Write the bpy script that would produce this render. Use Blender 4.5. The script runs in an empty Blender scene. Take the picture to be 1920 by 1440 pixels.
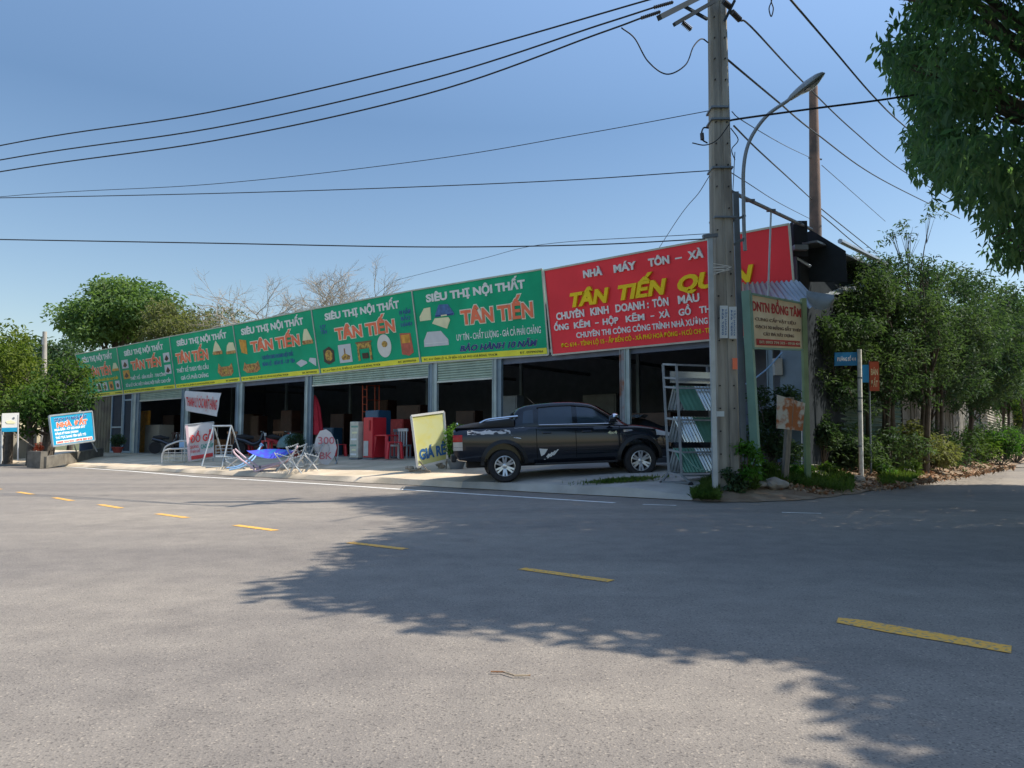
import bpy, bmesh, math, random
import numpy as np
from mathutils import Vector, Matrix
R = math.radians
scene = bpy.context.scene
COL = scene.collection
rnd = random.Random(7)
rng = np.random.default_rng(7)

# ------------------------------------------------------------------ camera
F, HOR, CAMH = 1387.0, 829.0, 1.1
PITCH = math.atan((HOR - 720) / F)
cd = bpy.data.cameras.new('camera'); cam = bpy.data.objects.new('camera', cd); COL.objects.link(cam)
cd.sensor_width = 36; cd.lens = F / 1920 * 36; cd.clip_end = 3000; cd.clip_start = .05
cam.location = (0, 0, CAMH); cam.rotation_euler = (math.pi / 2 + PITCH, 0, 0)
scene.camera = cam
scene.render.resolution_x = 1024; scene.render.resolution_y = 768
# ------------------------------------------------------------------ light
SUN_EL, SUN_AZ = R(50), R(5)          # azimuth counted from +X towards +Y
SUN = Vector((math.cos(SUN_EL) * math.cos(SUN_AZ), math.cos(SUN_EL) * math.sin(SUN_AZ), math.sin(SUN_EL)))
w = bpy.data.worlds.new('World'); scene.world = w; w.use_nodes = True
nt = w.node_tree; bg = nt.nodes['Background']
sky = nt.nodes.new('ShaderNodeTexSky'); sky.sky_type = 'NISHITA'; sky.sun_disc = False
sky.sun_elevation = SUN_EL; sky.sun_rotation = math.pi / 2 - SUN_AZ
sky.air_density = 1.3; sky.dust_density = .6; sky.ozone_density = 3.0
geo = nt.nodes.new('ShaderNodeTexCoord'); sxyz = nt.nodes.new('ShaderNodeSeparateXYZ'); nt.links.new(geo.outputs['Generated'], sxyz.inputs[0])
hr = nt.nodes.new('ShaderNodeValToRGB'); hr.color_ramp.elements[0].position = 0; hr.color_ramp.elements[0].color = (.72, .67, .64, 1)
hr.color_ramp.elements[1].position = .40; hr.color_ramp.elements[1].color = (.53, .58, .62, 1); e3 = hr.color_ramp.elements.new(.66); e3.color = (1.08, 1.06, 1.04, 1); nt.links.new(sxyz.outputs[2], hr.inputs[0])  # low sky tinted darker, unseen upper sky kept brighter as added fill light
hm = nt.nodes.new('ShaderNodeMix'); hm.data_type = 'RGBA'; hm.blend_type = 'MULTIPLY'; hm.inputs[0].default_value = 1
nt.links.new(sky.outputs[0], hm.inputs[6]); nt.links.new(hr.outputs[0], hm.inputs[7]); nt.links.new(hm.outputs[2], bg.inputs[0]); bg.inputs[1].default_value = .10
sd = bpy.data.lights.new('sun', 'SUN'); sd.energy = 2.95; sd.angle = R(.6); sd.color = (1, .91, .78)
so = bpy.data.objects.new('sun', sd); COL.objects.link(so); so.rotation_euler = SUN.to_track_quat('Z', 'Y').to_euler()
so.location = (30, 0, 40)
vs = scene.view_settings; vs.view_transform = 'Standard'; vs.look = 'None'; vs.gamma = 1; vs.exposure = 1.17
vs.use_curve_mapping = False

# ------------------------------------------------------------------ helpers: photograph pixel -> point in the place
_c, _s = math.cos(PITCH), math.sin(PITCH)
def ray(x, y):
    a = (x - 960) / F; b = (720 - y) / F
    return Vector((a, _c - b * _s, _s + b * _c))
CAM = Vector((0, 0, CAMH))
def G(x, y, z=0.0):
    d = ray(x, y); return CAM + d * ((z - CAMH) / d.z)
def P(x, y, Y):
    d = ray(x, y); return CAM + d * (Y / d.y)
K = CAMH / 1.2
Q = Vector((1.322 * K, 24.685 * K, 0)); TH = .9006
U = Vector((-math.sin(TH), math.cos(TH), 0))       # along the shop front, away to the left
N = Vector((-math.cos(TH), -math.sin(TH), 0))      # out of the shop front, to the road
def V(x, y, off=0.0):
    d = ray(x, y); return CAM + d * (((Q + N * off) - CAM).dot(N) / d.dot(N))
def FP(s, p, z): return Q + U * s + N * p + Vector((0, 0, z))   # s along front, p out of front
E1, E2 = G(370, 893), G(1150, 942)
ED = (E2 - E1).normalized(); EN = Vector((-ED.y, ED.x, 0))     # EN points from road to shops
def zf(p):
    d = (p - E1).dot(EN)
    return float(np.interp(d, [0, .5, 1.2, 2.8, 5.8], [0.012, .085, .155, .33, .52]))
def GF(x, y):
    d = ray(x, y); lo, hi = 4.0, 90.0
    for i in range(50):
        m = (lo + hi) / 2; p = CAM + d * (m / d.y)
        if p.z > zf(p): lo = m
        else: hi = m
    return CAM + d * (lo / d.y)

def tag(o, label=None, cat=None, group=None, kind=None):
    if label: o['label'] = label
    if cat: o['category'] = cat
    if group: o['group'] = group
    if kind: o['kind'] = kind
    return o
def empty(name, loc=(0, 0, 0), rz=0, label=None, cat=None, group=None):
    o = bpy.data.objects.new(name, None); COL.objects.link(o); o.location = loc; o.rotation_euler = (0, 0, rz)
    o.empty_display_size = .2
    return tag(o, label, cat, group)
def copy_tree(o, parent=None, **kw):
    c = o.copy(); COL.objects.link(c); c.parent = parent
    for ch in [x for x in bpy.data.objects if x.parent == o]: copy_tree(ch, c)
    for k, v in kw.items(): c[k] = v
    return c

# ------------------------------------------------------------------ materials
def mat(name, col, rough=.7, metal=0.0, var=.12, scale=3.0, bump=0.0, bscale=40.0, spec=.4, col2=None, thr=None, coat=0.0, trans=0.0, stretch=None):
    m = bpy.data.materials.new(name); m.use_nodes = True; n = m.node_tree; b = n.nodes['Principled BSDF']
    b.inputs['Roughness'].default_value = rough; b.inputs['Metallic'].default_value = metal
    b.inputs['Specular IOR Level'].default_value = spec; b.inputs['Coat Weight'].default_value = coat
    if coat: b.inputs['Coat Roughness'].default_value = .04
    tc = n.nodes.new('ShaderNodeTexCoord'); mp = n.nodes.new('ShaderNodeMapping'); n.links.new(tc.outputs['Object'], mp.inputs[0])
    if stretch: mp.inputs['Scale'].default_value = stretch
    nz = n.nodes.new('ShaderNodeTexNoise'); nz.inputs['Scale'].default_value = scale; nz.inputs['Detail'].default_value = 6
    n.links.new(mp.outputs[0], nz.inputs['Vector'])
    rp = n.nodes.new('ShaderNodeValToRGB'); e = rp.color_ramp.elements
    if col2 is None:
        e[0].color = (*[c * (1 - var) for c in col], 1); e[1].color = (*[min(1, c * (1 + var)) for c in col], 1); e[0].position = .3; e[1].position = .7
    else:
        t = thr or (.45, .6); e[0].color = (*col, 1); e[1].color = (*col2, 1); e[0].position = t[0]; e[1].position = t[1]
    n.links.new(nz.outputs['Fac'], rp.inputs[0]); n.links.new(rp.outputs[0], b.inputs['Base Color'])
    if bump:
        n2 = n.nodes.new('ShaderNodeTexNoise'); n2.inputs['Scale'].default_value = bscale; n2.inputs['Detail'].default_value = 5
        n.links.new(mp.outputs[0], n2.inputs['Vector'])
        bp = n.nodes.new('ShaderNodeBump'); bp.inputs['Strength'].default_value = bump; bp.inputs['Distance'].default_value = .02
        n.links.new(n2.outputs['Fac'], bp.inputs['Height']); n.links.new(bp.outputs[0], b.inputs['Normal'])
    return m
def leafmat(name, c1, c2, scale=1.2, tr=.35):
    m = mat(name, c1, .7, scale=scale, col2=c2, thr=(.38, .66), spec=.18)
    n = m.node_tree; b = n.nodes['Principled BSDF']; out = n.nodes['Material Output']
    t = n.nodes.new('ShaderNodeBsdfTranslucent'); mx = n.nodes.new('ShaderNodeMixShader'); mx.inputs[0].default_value = tr
    src = b.inputs['Base Color'].links[0].from_socket
    gm = n.nodes.new('ShaderNodeMix'); gm.data_type = 'RGBA'; gm.blend_type = 'MULTIPLY'; gm.inputs[0].default_value = 1
    n.links.new(src, gm.inputs[6]); gm.inputs[7].default_value = (1.5, 1.7, .7, 1)
    n.links.new(gm.outputs[2], t.inputs[0])
    n.links.new(b.outputs[0], mx.inputs[1]); n.links.new(t.outputs[0], mx.inputs[2]); n.links.new(mx.outputs[0], out.inputs[0])
    return m
M = {}
def mk(k, *a, **kw): M[k] = mat(k, *a, **kw)
mk('galv', (.42, .47, .50), .45, .4, var=.15)
mk('galv_dark', (.16, .19, .22), .5, .3)
mk('pillar_paint', (.20, .27, .32), .55, .1, var=.2, scale=2)
mk('pillar_light', (.38, .46, .46), .5, .1, var=.2, scale=2)
mk('shutter', (.33, .42, .36), .45, .3, var=.15)
mk('steel_white', (.62, .62, .60), .35, .1)
mk('chrome', (.75, .76, .78), .16, 1.0, var=.03)
mk('dark', (.03, .032, .035), .6)
mk('roof_dark', (.04, .048, .056), 1.0, spec=0.0)
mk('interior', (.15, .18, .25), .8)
mk('concrete', (.36, .34, .30), .85, var=.2, scale=1.5, bump=.3)
mk('pole_concrete', (.36, .345, .30), .85, scale=1.6, bump=.35, col2=(.19, .18, .16), thr=(.42, .62), stretch=(3, 3, .35))
mk('pole_brown', (.20, .13, .10), .85, scale=.9, col2=(.10, .075, .065), thr=(.45, .6), bump=.3)
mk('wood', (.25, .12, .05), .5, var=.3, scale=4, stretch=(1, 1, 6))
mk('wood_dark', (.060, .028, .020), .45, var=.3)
mk('old_wood', (.22, .19, .15), .85, var=.35, scale=5, bump=.3, stretch=(6, 6, 1))
mk('rubber', (.022, .022, .024), .75, var=.2, scale=20)
mk('red_plastic', (.60, .03, .045), .35, var=.08)
mk('red_cloth', (.50, .02, .04), .7, var=.2, scale=5)
mk('white_board', (.74, .74, .70), .5, var=.05)
mk('white_text', (.88, .88, .88), .5, var=.04)
mk('silver_text', (.78, .80, .80), .4, .0, var=.05)
mk('green_board', (.010, .40, .21), .5, var=.16, scale=.9, spec=.15)
mk('red_board', (.93, .06, .08), .5, var=.10, scale=.9, spec=.15)
mk('yellow_strip', (.88, .84, .06), .45, var=.08)
mk('yellow_text', (.92, .66, .01), .4, var=.06)
mk('orange_text', (.90, .20, .10), .45, var=.06)
mk('outline_text', (.85, .84, .70), .5, var=.06)
mk('navy_text', (.02, .045, .22), .5, var=.06)
mk('ink_text', (.10, .11, .03), .6)
mk('blue_text', (.035, .14, .35), .5)
mk('cream', (.80, .78, .50), .6, var=.08)
mk('blue_print', (.06, .16, .38), .5, var=.25, scale=8)
mk('brown_print', (.33, .13, .05), .5, scale=9, col2=(.62, .36, .12), thr=(.4, .6))
mk('gold_print', (.60, .38, .08), .5, scale=10, col2=(.22, .12, .04), thr=(.45, .6))
mk('orange_print', (.68, .33, .05), .5, var=.25, scale=6)
mk('red_print', (.50, .12, .08), .5, var=.2, scale=6)
mk('pale_print', (.62, .64, .68), .5, var=.06)
mk('trim', (.46, .50, .48), .4, .3)
mk('blue_board', (.01, .30, .52), .4, var=.06)
mk('faded_board', (.66, .58, .42), .7, scale=2.5, col2=(.78, .72, .56), thr=(.4, .7))
mk('faded_red', (.45, .05, .05), .6, var=.2, scale=8)
mk('faded_ink', (.24, .18, .14), .7)
mk('post_green', (.20, .36, .30), .55, var=.15, scale=2)
mk('post_olive', (.22, .30, .16), .6, var=.2, scale=2)
mk('rusty_board', (.36, .13, .05), .85, scale=3.2, col2=(.50, .50, .46), thr=(.46, .54), bump=.3)
mk('street_blue', (.01, .22, .52), .4, var=.06)
mk('yellow_sign', (.60, .62, .30), .5, scale=2.2, col2=(.62, .56, .10), thr=(.45, .7))
mk('green_sheet', (.10, .26, .21), .4, .2, var=.12)
mk('blue_sheet', (.17, .23, .30), .5, .2, var=.12)
mk('silver_sheet', (.55, .60, .62), .25, .6, var=.1)
mk('white_sheet', (.36, .40, .44), .3, .4, var=.15, scale=1.5)
mk('tarp', (.20, .24, .27), .6, var=.2)
mk('fence_sheet', (.09, .15, .12), .5, .2, var=.35, scale=1.5)
mk('fence_board', (.19, .18, .16), .85, var=.3, scale=1.2)
mk('roof_sheet', (.13, .15, .16), .5, .3, var=.2)
mk('wall_plaster', (.36, .33, .27), .9, scale=1.2, col2=(.24, .22, .18), thr=(.45, .7), bump=.2)
mk('soil', (.20, .135, .085), .95, scale=2.2, col2=(.30, .23, .16), thr=(.4, .65), bump=.8, bscale=12)
mk('litter', (.28, .13, .06), .9, scale=9, col2=(.42, .33, .22), thr=(.45, .6))
mk('rock', (.32, .29, .25), .9, var=.25, scale=4, bump=.4, bscale=10)
mk('bark', (.10, .085, .07), .9, var=.3, scale=6, bump=.5)
mk('bare_bark', (.36, .31, .25), .9, var=.2, scale=6)
mk('pot_clay', (.28, .05, .04), .6)
mk('pink_tube', (.70, .52, .56), .35, var=.05)
mk('skyblue_tube', (.25, .45, .72), .35, var=.05)
mk('hammock_cloth', (.055, .065, .52), .75, scale=2.2, col2=(.02, .16, .45), thr=(.5, .62), stretch=(3, 3, 3))
mk('dome_cloth', (.13, .22, .22), .6, var=.2, scale=6)
mk('banner', (.66, .65, .66), .6, var=.06)
mk('banner_red', (.62, .06, .06), .6, var=.15)
mk('banner_green', (.02, .30, .22), .6)
mk('orange_paint', (.52, .10, .05), .5, var=.15)
mk('blue_plastic', (.03, .10, .18), .4)
mk('lamp_grey', (.30, .33, .35), .4, .2)
mk('paper', (.60, .66, .68), .7, var=.06)
mk('arm_steel', (.05, .065, .08), .9, spec=.05)
mk('cable', (.02, .021, .024), .6, var=.1)
mk('ceramic', (.05, .045, .045), .3)
mk('white_paint', (.70, .70, .66), .6, var=.2, scale=8)
mk('orange_flower', (.70, .14, .05), .6)
mk('meter', (.45, .47, .47), .5)
mk('wrap', (.50, .50, .44), .35, scale=5, col2=(.60, .62, .52), thr=(.4, .65), bump=.3, bscale=6)
mk('truck_paint', (.005, .008, .016), .2, 0.0, var=.1, coat=.7, spec=.4)
mk('rack_grey', (.24, .27, .30), .5, .2, var=.2)
mk('truck_trim', (.016, .017, .019), .5)
mk('truck_glass', (.022, .038, .062), .08, var=.25, scale=1.2, spec=.8)
mk('wall_dark', (.15, .14, .12), .9, var=.3)
mk('faded_pink', (.62, .20, .24), .7, var=.2)
mk('truck_seam', (.001, .001, .001), .9)
mk('decal', (.62, .64, .66), .4, scale=7, col2=(.05, .05, .06), thr=(.56, .60), stretch=(1, 1, 2.5))
mk('rim_metal', (.66, .67, .68), .28, .8, var=.04)
mk('tail_red', (.45, .01, .015), .15)
mk('tail_clear', (.55, .50, .45), .15)
mk('lamp_glass', (.55, .58, .60), .1)
mk('leaf_ground', (.10, .13, .03), .8, scale=12, col2=(.28, .22, .08), thr=(.45, .6))
M['leaf_dark'] = leafmat('leaf_dark', (.075, .155, .105), (.14, .23, .13), tr=.5)
M['leaf_hedge'] = leafmat('leaf_hedge', (.034, .068, .040), (.085, .130, .065), .7, tr=.3)
M['leaf_far'] = leafmat('leaf_far', (.08, .14, .055), (.15, .22, .085), .25)
M['leaf_yellow'] = leafmat('leaf_yellow', (.07, .115, .022), (.15, .18, .035), .5)
M['leaf_left'] = leafmat('leaf_left', (.04, .09, .025), (.10, .15, .03), .6)
M['leaf_olive'] = leafmat('leaf_olive', (.11, .125, .055), (.17, .175, .09), .4)
M['leaf_bright'] = leafmat('leaf_bright', (.05, .15, .02), (.12, .24, .04), 2)
M['grass'] = leafmat('grass', (.05, .10, .02), (.11, .16, .04), 2)

# road: worn asphalt with aggregate, wheel tracks, patches
def asphalt():
    m = bpy.data.materials.new('asphalt'); m.use_nodes = True; n = m.node_tree; b = n.nodes['Principled BSDF']; L = n.links
    tc = n.nodes.new('ShaderNodeTexCoord')
    def noise(s, d=4, st=None, rot=0):
        mp = n.nodes.new('ShaderNodeMapping'); L.new(tc.outputs['Object'], mp.inputs[0])
        mp.inputs['Rotation'].default_value = (0, 0, rot)
        if st: mp.inputs['Scale'].default_value = st
        z = n.nodes.new('ShaderNodeTexNoise'); z.inputs['Scale'].default_value = s; z.inputs['Detail'].default_value = d; L.new(mp.outputs[0], z.inputs['Vector']); return z
    def ramp(src, p0, c0, p1, c1):
        r = n.nodes.new('ShaderNodeValToRGB'); r.color_ramp.elements[0].position = p0; r.color_ramp.elements[0].color = (*c0, 1)
        r.color_ramp.elements[1].position = p1; r.color_ramp.elements[1].color = (*c1, 1); L.new(src, r.inputs[0]); return r
    def mul(a, bb, f=1):
        x = n.nodes.new('ShaderNodeMix'); x.data_type = 'RGBA'; x.blend_type = 'MULTIPLY'; x.inputs[0].default_value = f
        L.new(a, x.inputs[6]); L.new(bb, x.inputs[7]); return x.outputs[2]
    g = ramp(noise(90, 4).outputs['Fac'], .3, (.215, .195, .170), .72, (.298, .267, .229))
    big = ramp(noise(.22, 5).outputs['Fac'], .3, (.80, .80, .82), .7, (1.12, 1.1, 1.06))
    ang = math.atan2(ED.y, ED.x)
    tr = ramp(noise(1.0, 3, (.05, .75, 1), -ang).outputs['Fac'], .35, (.86, .86, .87), .65, (1.08, 1.08, 1.07))
    mid = ramp(noise(3.5, 6).outputs['Fac'], .3, (.88, .88, .89), .7, (1.08, 1.08, 1.08))
    # cells: light chippings and small dark pits
    v = n.nodes.new('ShaderNodeTexVoronoi'); v.inputs['Scale'].default_value = 120; L.new(tc.outputs['Object'], v.inputs['Vector'])
    sep = n.nodes.new('ShaderNodeSeparateColor'); L.new(v.outputs['Color'], sep.inputs[0])
    chip = ramp(sep.outputs[0], .91, (1, 1, 1), .98, (1.45, 1.42, 1.36))
    pit = ramp(sep.outputs[1], .05, (.6, .6, .61), .16, (1, 1, 1))
    c = mul(mul(mul(mul(mul(g.outputs[0], big.outputs[0]), tr.outputs[0]), mid.outputs[0]), chip.outputs[0]), pit.outputs[0])
    # thin wandering cracks in places
    nd = noise(1.3, 4); mpx = n.nodes.new('ShaderNodeVectorMath'); mpx.operation = 'MULTIPLY_ADD'; L.new(nd.outputs['Color'], mpx.inputs[0]); mpx.inputs[1].default_value = (1.1, 1.1, 0); L.new(tc.outputs['Object'], mpx.inputs[2])
    vc = n.nodes.new('ShaderNodeTexVoronoi'); vc.feature = 'DISTANCE_TO_EDGE'; vc.inputs['Scale'].default_value = .42; L.new(mpx.outputs[0], vc.inputs['Vector'])
    ck = ramp(vc.outputs['Distance'], .0, (.75, .75, .75), .005, (1, 1, 1)); msk = ramp(noise(.35, 2).outputs['Fac'], .53, (0, 0, 0), .62, (1, 1, 1))
    mx = n.nodes.new('ShaderNodeMix'); mx.data_type = 'RGBA'; L.new(msk.outputs[0], mx.inputs[0]); mx.inputs[6].default_value = (1, 1, 1, 1); L.new(ck.outputs[0], mx.inputs[7])
    c = mul(c, mx.outputs[2])
    st = ramp(noise(.8, 5).outputs['Fac'], .60, (1, 1, 1), .74, (.80, .80, .81)); c = mul(c, st.outputs[0])
    L.new(c, b.inputs['Base Color']); b.inputs['Roughness'].default_value = .78; b.inputs['Specular IOR Level'].default_value = .35
    bp = n.nodes.new('ShaderNodeBump'); bp.inputs['Strength'].default_value = .28; bp.inputs['Distance'].default_value = .008
    L.new(v.outputs['Distance'], bp.inputs['Height']); L.new(bp.outputs[0], b.inputs['Normal'])
    return m
M['asphalt'] = asphalt()
def forecourt_mat():
    m = mat('forecourt', (.50, .41, .29), .9, scale=1.1, col2=(.70, .58, .43), thr=(.35, .65), bump=.5, bscale=25)
    return m
M['forecourt'] = forecourt_mat()
mk('forecourt_slab', (.33, .315, .28), .85, scale=1.3, col2=(.46, .44, .39), thr=(.35, .65), bump=.4, bscale=20)
mk('edge_paint', (.85, .85, .80), .7, scale=6, col2=(.50, .49, .46), thr=(.55, .68))
mk('dash_paint', (.86, .45, .07), .75, scale=34, col2=(.34, .27, .17), thr=(.50, .64))
mk('ground', (.14, .13, .07), .95, scale=.4, col2=(.07, .10, .03), thr=(.4, .6))

# ------------------------------------------------------------------ mesh builder
class MB:
    def __init__(s): s.v = []; s.f = []; s.m = []; s.mats = []; s.cur = 0
    def use(s, m):
        m = M[m] if isinstance(m, str) else m
        if m not in s.mats: s.mats.append(m)
        s.cur = s.mats.index(m); return s
    def face(s, pts):
        i = len(s.v); s.v += [tuple(p) for p in pts]; s.f.append(tuple(range(i, i + len(pts)))); s.m.append(s.cur); return s
    def add(s, vs_, fs):
        i = len(s.v); s.v += [tuple(p) for p in vs_]; s.f += [tuple(a + i for a in f) for f in fs]; s.m += [s.cur] * len(fs); return s
    def box(s, c, d, ax=None):
        c = Vector(c); X, Y, Z = ax or (Vector((1, 0, 0)), Vector((0, 1, 0)), Vector((0, 0, 1)))
        X, Y, Z = Vector(X), Vector(Y), Vector(Z)
        vs_ = [c + X * (a * d[0] / 2) + Y * (b * d[1] / 2) + Z * (e * d[2] / 2) for a in (-1, 1) for b in (-1, 1) for e in (-1, 1)]
        return s.add(vs_, [(0, 1, 3, 2), (4, 6, 7, 5), (0, 4, 5, 1), (2, 3, 7, 6), (0, 2, 6, 4), (1, 5, 7, 3)])
    def bar(s, a, b, wd, ht=None, up=(0, 0, 1)):
        a, b = Vector(a), Vector(b); Y = (b - a); l = Y.length; Y.normalize(); up = Vector(up)
        X = Y.cross(up)
        if X.length < 1e-3: X = Y.cross(Vector((1, 0, 0)))
        X.normalize(); Z = X.cross(Y)
        return s.box((a + b) / 2, (wd, l, ht or wd), (X, Y, Z))
    def tube(s, pts, r, n=8, cap=True):
        pts = [Vector(p) for p in pts]; rs = r if isinstance(r, (list, tuple)) else [r] * len(pts)
        rings = []; X = None
        for i, p in enumerate(pts):
            t = (pts[min(i + 1, len(pts) - 1)] - pts[max(i - 1, 0)])
            if t.length < 1e-9: t = Vector((0, 0, 1))
            t.normalize()
            if X is None: X = t.orthogonal().normalized()
            else:
                X = X - t * X.dot(t)
                X = X.normalized() if X.length > 1e-6 else t.orthogonal().normalized()
            Y = t.cross(X)
            rings.append([p + (X * math.cos(2 * math.pi * k / n) + Y * math.sin(2 * math.pi * k / n)) * rs[i] for k in range(n)])
        vs_ = [q for g in rings for q in g]; fs = []
        for i in range(len(pts) - 1):
            for k in range(n): fs.append((i * n + k, i * n + (k + 1) % n, (i + 1) * n + (k + 1) % n, (i + 1) * n + k))
        if cap: fs += [tuple(range(n))[::-1], tuple((len(pts) - 1) * n + k for k in range(n))]
        return s.add(vs_, fs)
    def lathe(s, prof, n=24, c=(0, 0, 0), ax=None):
        c = Vector(c); X, Y, Z = ax or (Vector((1, 0, 0)), Vector((0, 1, 0)), Vector((0, 0, 1)))
        vs_ = [c + (Vector(X) * math.cos(2 * math.pi * k / n) + Vector(Y) * math.sin(2 * math.pi * k / n)) * r + Vector(Z) * z for r, z in prof for k in range(n)]
        fs = [(i * n + k, i * n + (k + 1) % n, (i + 1) * n + (k + 1) % n, (i + 1) * n + k) for i in range(len(prof) - 1) for k in range(n)]
        return s.add(vs_, fs)
    def grid(s, fn, nu, nv, th=None):
        vs_ = [fn(i / nu, j / nv) for j in range(nv + 1) for i in range(nu + 1)]
        fs = [(j * (nu + 1) + i, j * (nu + 1) + i + 1, (j + 1) * (nu + 1) + i + 1, (j + 1) * (nu + 1) + i) for j in range(nv) for i in range(nu)]
        if th:
            th = Vector(th); n0 = len(vs_); vs_ = vs_ + [Vector(v) + th for v in vs_]
            fs2 = [tuple(a + n0 for a in f[::-1]) for f in fs]
            rim = [i for i in range(nu)] and ([(i, i + 1) for i in range(nu)] + [(nv * (nu + 1) + i + 1, nv * (nu + 1) + i) for i in range(nu)] +
                   [((j + 1) * (nu + 1), j * (nu + 1)) for j in range(nv)] + [(j * (nu + 1) + nu, (j + 1) * (nu + 1) + nu) for j in range(nv)])
            fs = fs + fs2 + [(b, a, a + n0, b + n0) for a, b in rim]
        return s.add(vs_, fs)
    def prism(s, poly, h):
        h = Vector(h); n = len(poly); poly = [Vector(p) for p in poly]
        return s.add(poly + [p + h for p in poly], [tuple(range(n))[::-1], tuple(n + i for i in range(n))] + [(i, (i + 1) % n, n + (i + 1) % n, n + i) for i in range(n)])
    def build(s, name, m=None, parent=None, smooth=False, label=None, cat=None, group=None, kind=None, bevel=0, weld=False, origin=None):
        if origin is not None:
            o_ = Vector(origin); s.v = [tuple(Vector(v) - o_) for v in s.v]
        me = bpy.data.meshes.new(name); me.from_pydata(s.v, [], s.f)
        if m is not None: me.materials.append(M[m] if isinstance(m, str) else m)
        else:
            for x in s.mats: me.materials.append(x)
            me.polygons.foreach_set('material_index', s.m)
        bm = bmesh.new(); bm.from_mesh(me)
        if weld: bmesh.ops.remove_doubles(bm, verts=bm.verts, dist=1e-5)
        bmesh.ops.recalc_face_normals(bm, faces=bm.faces); bm.to_mesh(me); bm.free()
        if smooth:
            me.polygons.foreach_set('use_smooth', [True] * len(me.polygons)); me.set_sharp_from_angle(angle=R(38))
        o = bpy.data.objects.new(name, me); COL.objects.link(o)
        if parent is not None: o.parent = parent
        if origin is not None: o.location = origin
        if bevel:
            b = o.modifiers.new('bevel', 'BEVEL'); b.width = bevel; b.segments = 2; b.limit_method = 'ANGLE'
        return tag(o, label, cat, group, kind)
def catmull(pts, n=8):
    pts = [Vector(p) for p in pts]; q = [pts[0] * 2 - pts[1]] + pts + [pts[-1] * 2 - pts[-2]]; out = []
    for i in range(1, len(q) - 2):
        for k in range(n):
            t = k / n; a, b, c, d = q[i - 1], q[i], q[i + 1], q[i + 2]
            out.append(.5 * ((2 * b) + (c - a) * t + (2 * a - 5 * b + 4 * c - d) * t * t + (3 * b - a - 3 * c + d) * t ** 3))
    return out + [pts[-1]]

# text as a real mesh; mapped by fn(a, b, off) where a in 0..1 over the text width and b counts cap heights
def text_mesh(body, bold=0.0, shear=0.0, ext=.0, spacing=1.0):
    cu = bpy.data.curves.new('t', 'FONT'); cu.body = body; cu.size = 1; cu.offset = bold; cu.extrude = ext; cu.resolution_u = 3; cu.space_character = spacing
    o = bpy.data.objects.new('t', cu); COL.objects.link(o); bpy.context.view_layer.update()
    me = bpy.data.meshes.new_from_object(o.evaluated_get(bpy.context.evaluated_depsgraph_get()))
    bpy.data.objects.remove(o); bpy.data.curves.remove(cu)
    co = np.zeros(len(me.vertices) * 3); me.vertices.foreach_get('co', co); co = co.reshape(-1, 3); co[:, 0] += shear * co[:, 1]
    fs = [tuple(p.vertices) for p in me.polygons]; bpy.data.meshes.remove(me); return co, fs
def add_text(mb, body, fn, m, bold=.02, shear=0.0, ext=.012, lift=.006, spacing=1.0, grow=0.0):
    co, fs = text_mesh(body, bold + grow, shear, .5, spacing); mb.use(m)
    base, _ = (co, 0) if not grow else text_mesh(body, bold, shear, .5, spacing)
    x0, x1 = base[:, 0].min(), base[:, 0].max()
    mb.add([fn((x - x0) / (x1 - x0), y / .73, lift + (z + .5) * ext) for x, y, z in co], fs)

def leaf_mesh(name, pts, m, parent, ll=.2, lw=.07, droop=.5, seed=1, jitter=.35, origin=None, **kw):
    """pts: (n,3) leaf positions. every leaf is a small folded blade of two triangles"""
    g = np.random.default_rng(seed); n = len(pts); pts = np.asarray(pts, float)
    if origin is not None: pts = pts - np.array(origin)
    az = g.uniform(0, 2 * np.pi, n); el = -droop * 1.2 + g.normal(0, .45, n)
    d = np.stack([np.cos(az) * np.cos(el), np.sin(az) * np.cos(el), np.sin(el)], 1)
    up = g.normal(0, .5, (n, 3)); up[:, 2] += 1; side = np.cross(d, up); side /= np.linalg.norm(side, axis=1)[:, None] + 1e-9
    nn = np.cross(side, d); L = ll * g.uniform(1 - jitter, 1 + jitter, (n, 1)); W = lw * g.uniform(1 - jitter, 1 + jitter, (n, 1))
    mid = pts + d * L * .45
    v = np.stack([pts, mid + side * W * .5 + nn * W * .2, pts + d * L - nn * L * .12, mid - side * W * .5 + nn * W * .2], 1).reshape(-1, 3)
    me = bpy.data.meshes.new(name); me.vertices.add(4 * n); me.vertices.foreach_set('co', v.ravel())
    b = np.arange(n)[:, None] * 4; idx = np.concatenate([b + [0, 1, 2], b + [0, 2, 3]], 1).ravel()
    me.loops.add(6 * n); me.loops.foreach_set('vertex_index', idx.astype(np.int32)); me.polygons.add(2 * n)
    me.polygons.foreach_set('loop_start', (np.arange(2 * n) * 3).astype(np.int32))
    me.update(calc_edges=True); me.validate(); me.materials.append(M[m])
    o = bpy.data.objects.new(name, me); COL.objects.link(o)
    if parent is not None: o.parent = parent
    if origin is not None and parent is None: o.location = origin
    return tag(o, **kw)
def clump_pts(c, r, n, g, flat=.7):
    """points in a lumpy shell round c"""
    d = g.normal(0, 1, (n, 3)); d /= np.linalg.norm(d, axis=1)[:, None]; rr = r * g.uniform(.15, 1, (n, 1)) ** .55
    p = d * rr; p[:, 2] *= flat; return p + np.array(c)
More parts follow.
